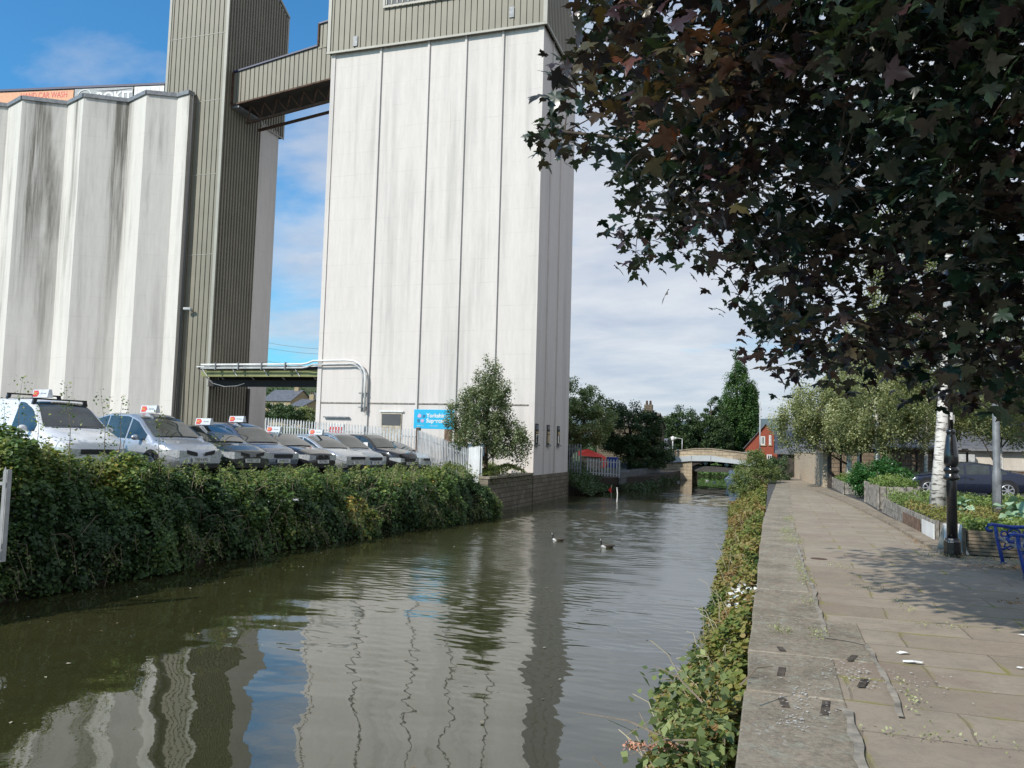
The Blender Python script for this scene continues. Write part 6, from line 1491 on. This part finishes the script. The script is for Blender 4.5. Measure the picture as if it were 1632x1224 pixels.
# ------------------------------------------------------------------ birds on the canal
def goose(name, label, x, y, head, s, group=None, gull=False, up=1.0):
    """one continuous body: rings along a spine from tail to bill"""
    r_ = empty(name, (x, y, WZ), R(head), label, 'bird', group)
    sp = [(-.46,.14,.01,.01),(-.40,.13,.05,.03),(-.30,.09,.10,.08),(-.12,.07,.135,.12),(.08,.065,.135,.125),(.22,.08,.11,.11),(.29,.14,.07,.08),(.315,.22,.042,.048),(.32,.32,.034,.036),(.33,.40,.034,.036),(.36,.455,.046,.042),(.40,.46,.044,.038),(.44,.45,.024,.018),(.50,.44,.010,.007)]
    if gull: sp = [(-.46,.12,.01,.01),(-.34,.09,.05,.04),(-.12,.06,.11,.10),(.08,.06,.11,.10),(.2,.10,.07,.07),(.24,.16,.05,.05),(.27,.21,.055,.05),(.32,.21,.045,.04),(.38,.20,.015,.012),(.42,.195,.006,.005)]
    n = 12; vs = []; fs = []
    for i, (px_, pz_, wy, wz) in enumerate(sp):
        a = sp[max(0, i-1)]; c = sp[min(len(sp)-1, i+1)]; d = Vector((c[0]-a[0], 0, c[1]-a[1])).normalized(); u = Vector((-d.z, 0, d.x))
        for k in range(n):
            q = 6.283*k/n; p = Vector((px_, 0, pz_)) + Vector((0,1,0))*wy*math.cos(q) + u*wz*math.sin(q); vs.append(p*s)
    for i in range(len(sp)-1):
        for k in range(n): fs.append((i*n+k, i*n+(k+1) % n, (i+1)*n+(k+1) % n, (i+1)*n+k))
    fs += [tuple(range(n)), tuple((len(sp)-1)*n+k for k in range(n))]
    me = bpy.data.meshes.new('body'); me.from_pydata([tuple(v) for v in vs], [], fs)
    mats = [BM['brown'], BM['black'], BM['white']] if not gull else [BM['grey'], BM['white'], BM['white']]
    for m_ in mats: me.materials.append(m_)
    for p in me.polygons:
        c = p.center/s; mi = 0
        if not gull:
            if c.x > .285 and c.z > .16: mi = 1
            if .34 < c.x < .41 and .40 < c.z < .47 and abs(c.y) > .02: mi = 2
            if c.x > .14 and c.z < .13: mi = 2
            if c.x < -.36: mi = 1
        else: mi = 1 if (c.z < .1 or c.x > .15) else 0
        p.material_index = mi; p.use_smooth = True
    o = bpy.data.objects.new('body', me); COL.objects.link(o); o.parent = r_
    w_ = MB()
    for sg in (1, -1):
        w_.ball((-.10*s, sg*.118*s, .12*s), .27*s, .03*s, .075*s, 10, 6)
    w_.build('wings', BM['darkbrown'] if not gull else BM['grey'], r_, True)
BM = {k: simple('feather_'+k, c, .7) for k, c in dict(brown=(.09,.07,.055), black=(.012,.012,.013), white=(.72,.72,.70), darkbrown=(.06,.048,.038), grey=(.42,.44,.46)).items()}
x, y, _ = Pz(967, 873, WZ); goose('goose', 'larger dark goose with white breast swimming on the open water', x, y, 205, .52, 'geese swimming on the canal')
x, y, _ = Pz(889, 862, WZ); goose('goose', 'smaller goose with upright dark neck swimming nearer the silo reflection', x, y, 188, .48, 'geese swimming on the canal')
for i, (u, v) in enumerate([(1100,765),(1127,766.5),(1138,769),(1081,769),(930,787)]):
    x, y, _ = Pz(u, v, WZ); goose('gull', ['small white gull by the bridge abutment corner', 'small white gull on the water under the arch, left of two', 'small white gull on the water under the arch, right of two', 'small pale gull in front of the abutment wall', 'lone white bird at the foot of the silo corner wall'][i], x, y, 160+i*30, .42 if i < 4 else .3, 'white gulls on the canal', True)

# ------------------------------------------------------------------ purple maple overhanging from the right
def maple():
    rng = np.random.default_rng(77)
    poly = [(915,-40),(935,40),(905,120),(885,170),(848,225),(862,262),(905,240),(960,248),(985,300),(962,350),(985,372),(1000,425),(1035,400),(1100,385),(1105,435),(1140,450),(1165,480),(1200,500),(1215,535),(1190,590),(1225,612),(1290,590),(1340,615),(1372,568),(1400,600),(1440,640),(1490,622),(1512,655),(1560,640),(1600,665),(1700,690),(2600,760),(3000,200),(2600,-1500),(1200,-1500),(960,-500)]
    px = np.array(poly, float)
    def inside(u, v):
        c = np.zeros(len(u), bool); j = len(px)-1
        for i in range(len(px)):
            xi, yi = px[i]; xj, yj = px[j]; t = ((yi > v) != (yj > v)) & (u < (xj-xi)*(v-yi)/(yj-yi+1e-9)+xi); c ^= t; j = i
        return c
    # twig tips (clusters of leaves) spread through a real volume about four metres thick
    n = 26000; u = rng.uniform(840, 2300, n); v = rng.uniform(-900, 700, n); k = inside(u, v); u, v = u[k], v[k]
    Yd = rng.uniform(4.9, 10.3, len(u)); D = np.array([ray(a, b_) for a, b_ in zip(u, v)]); t = Yd/D[:,1]; C = np.stack([D[:,0]*t, Yd, EYE + D[:,2]*t], 1)
    sv = np.array(SV); kk = C[:,2]/sv[2]; S = C - sv[None,:]*kk[:,None]         # where each cluster's shade falls
    lowY = 9.6 + .25*np.sin(S[:,0]*5) + np.clip(2.3 - S[:,0], 0, 2)*1.6; upY = 16.3 - np.clip(1.9 - S[:,0], 0, 1)*1.6 - .3*np.sin(S[:,0]*4)
    ok = (S[:,1] > lowY) & (S[:,1] < upY) & (S[:,0] > .8 + .15*np.sin(S[:,1]*6)); ok |= (S[:,0] > 6.5) & (S[:,1] > 8)
    C = C[ok & (C[:,2] < 8)]
    rng.shuffle(C); C = C[:3900]
    m = 9; P = np.repeat(C, m, 0) + rng.normal(size=(len(C)*m, 3))*np.array((.15,.15,.10)); tc = np.repeat(np.clip(.42 + .28*wob(C, .9) + .12*rng.normal(size=len(C)), 0, 1), m)
    # keep stray leaves inside the shaded silhouette
    r_ = empty('purple_maple', (7.6, 8.4, 0), 0, 'large purple leaved maple overhanging the path from the right', 'tree')
    o = np.array((7.6, 8.4, 0.))
    cloud('crown', P - o, rng.uniform(.10, .165, len(P)), L['maple'], 'maple', np.clip(tc, 0, 1), up=.55, parent=r_, droop=.55, seed=78)
    b = MB(); b.tube([(0,0,-.05),(.05,0,1.2),(-.05,.05,2.6),(-.1,0,4.4),(0,0,6.5)], [.27,.21,.19,.15,.07], 12); b.build('trunk', M['bark'], r_, True)
    ends = [Py(1020,330,7.6), Py(900,210,7.8), Py(1130,410,7.6), Py(1250,520,7.0), Py(1010,80,7.2), Py(1200,140,6.2), Py(1420,560,7.8), Py(1330,300,6.0), Py(1500,420,7.4), Py(1280,380,8.6), Py(1560,120,6.4), Py(1400,40,7.6), Py(1600,600,8.6)]
    lb = MB(); limb_pts = []
    for i, e in enumerate(ends):
        e = np.array(e) - o; h = 1.9 + (i % 5)*.55; a = np.array((-.05, .0, h)); mid = a*.45 + e*.55 + np.array((0,0,.35)); q = []
        for t in np.linspace(0, 1, 9): q.append(tuple((1-t)**2*a + 2*t*(1-t)*mid + t*t*e))
        lb.tube(q, [.055*(1-.85*t)+.006 for t in np.linspace(0, 1, 9)], 6); limb_pts += q[2:]
    LPT = np.array(limb_pts)
    for c in (C - o)[:900]:
        j = np.argmin(((LPT - c)**2).sum(1)); a = LPT[j]; lb.tube([tuple(a), tuple((a+c)/2 + np.array((0,0,.06))), tuple(c)], [.010, .006, .003], 3, False)
    lb.build('limbs', M['bark'], r_, True)
maple()

# specks afloat, droppings on the flags
rng = np.random.default_rng(61); k = 420
P = np.stack([rng.uniform(-12, -1, k), rng.uniform(5, 34, k), np.full(k, WZ+.012)], 1); P = P[(wob(P, 2.5) > -.1) | (P[:,0] < -7)]
tag(cloud('floating_leaves', P, rng.uniform(.02, .06, len(P)), leafmat('floating_leaf', [(.30,.28,.18),(.5,.5,.42),(.3,.22,.1)], .8, .1, gain=1), 'simple', None, up=8, seed=62), 'pale leaves and specks floating on the canal', 'floating leaves', kind='stuff')
P = []
for u, v, q, a, b_ in [(1350,1075,90,.12,.25),(1390,1080,70,.15,.2),(1275,1110,110,.10,.22),(1262,1150,60,.08,.1),(1450,1085,40,.2,.15),(1255,1000,50,.08,.25)]:
    c = np.array(Pz(u, v, 0)); P.append(c + rng.normal(size=(q,3))*np.array((a, b_, 0)) + np.array((0,0,.012)))
P = np.vstack(P)
tag(cloud('white_flecks', P, rng.uniform(.008, .028, len(P)), leafmat('fleck', [(.5,.5,.46),(.62,.62,.6)], .8, .0, gain=1), 'simple', None, up=30, seed=63), 'white flecks and droppings scattered on the edge stones', 'flecks', kind='stuff')

b = MB(); rnd = random.Random(44)
for k in range(90):
    y_ = 5.2 + rnd.random()**1.6*20; x_ = -.25 - rnd.random()*.5; z_ = -.35 - rnd.random()*.4; dx, dy = rnd.uniform(-.35, .1), rnd.uniform(-.3, .3)
    b.tube([(x_, y_, z_), (x_+dx*.5, y_+dy*.5, z_+.28), (x_+dx, y_+dy, z_+.28+rnd.uniform(-.1, .16))], .004, 3)
tag(b.build('dry_stems', simple('straw_stem', (.42,.36,.24), .8)), 'dry straw coloured stems among the towpath weeds', 'stems', kind='stuff')
P = []
for u, v, q in [(1180,940,5),(1195,946,4),(1168,958,3),(1190,968,3)]:
    c = np.array(Py(u, v, 10.2)); P.append(c + np.random.default_rng(u).normal(size=(q*5,3))*.05)
tag(cloud('white_flowers', np.vstack(P), .05, leafmat('white_petal', [(.75,.75,.72),(.8,.8,.78)], .6, .2, gain=1), 'broad', None, up=1.5, seed=64), 'small white bindweed flowers among the towpath weeds', 'flowers', kind='stuff')
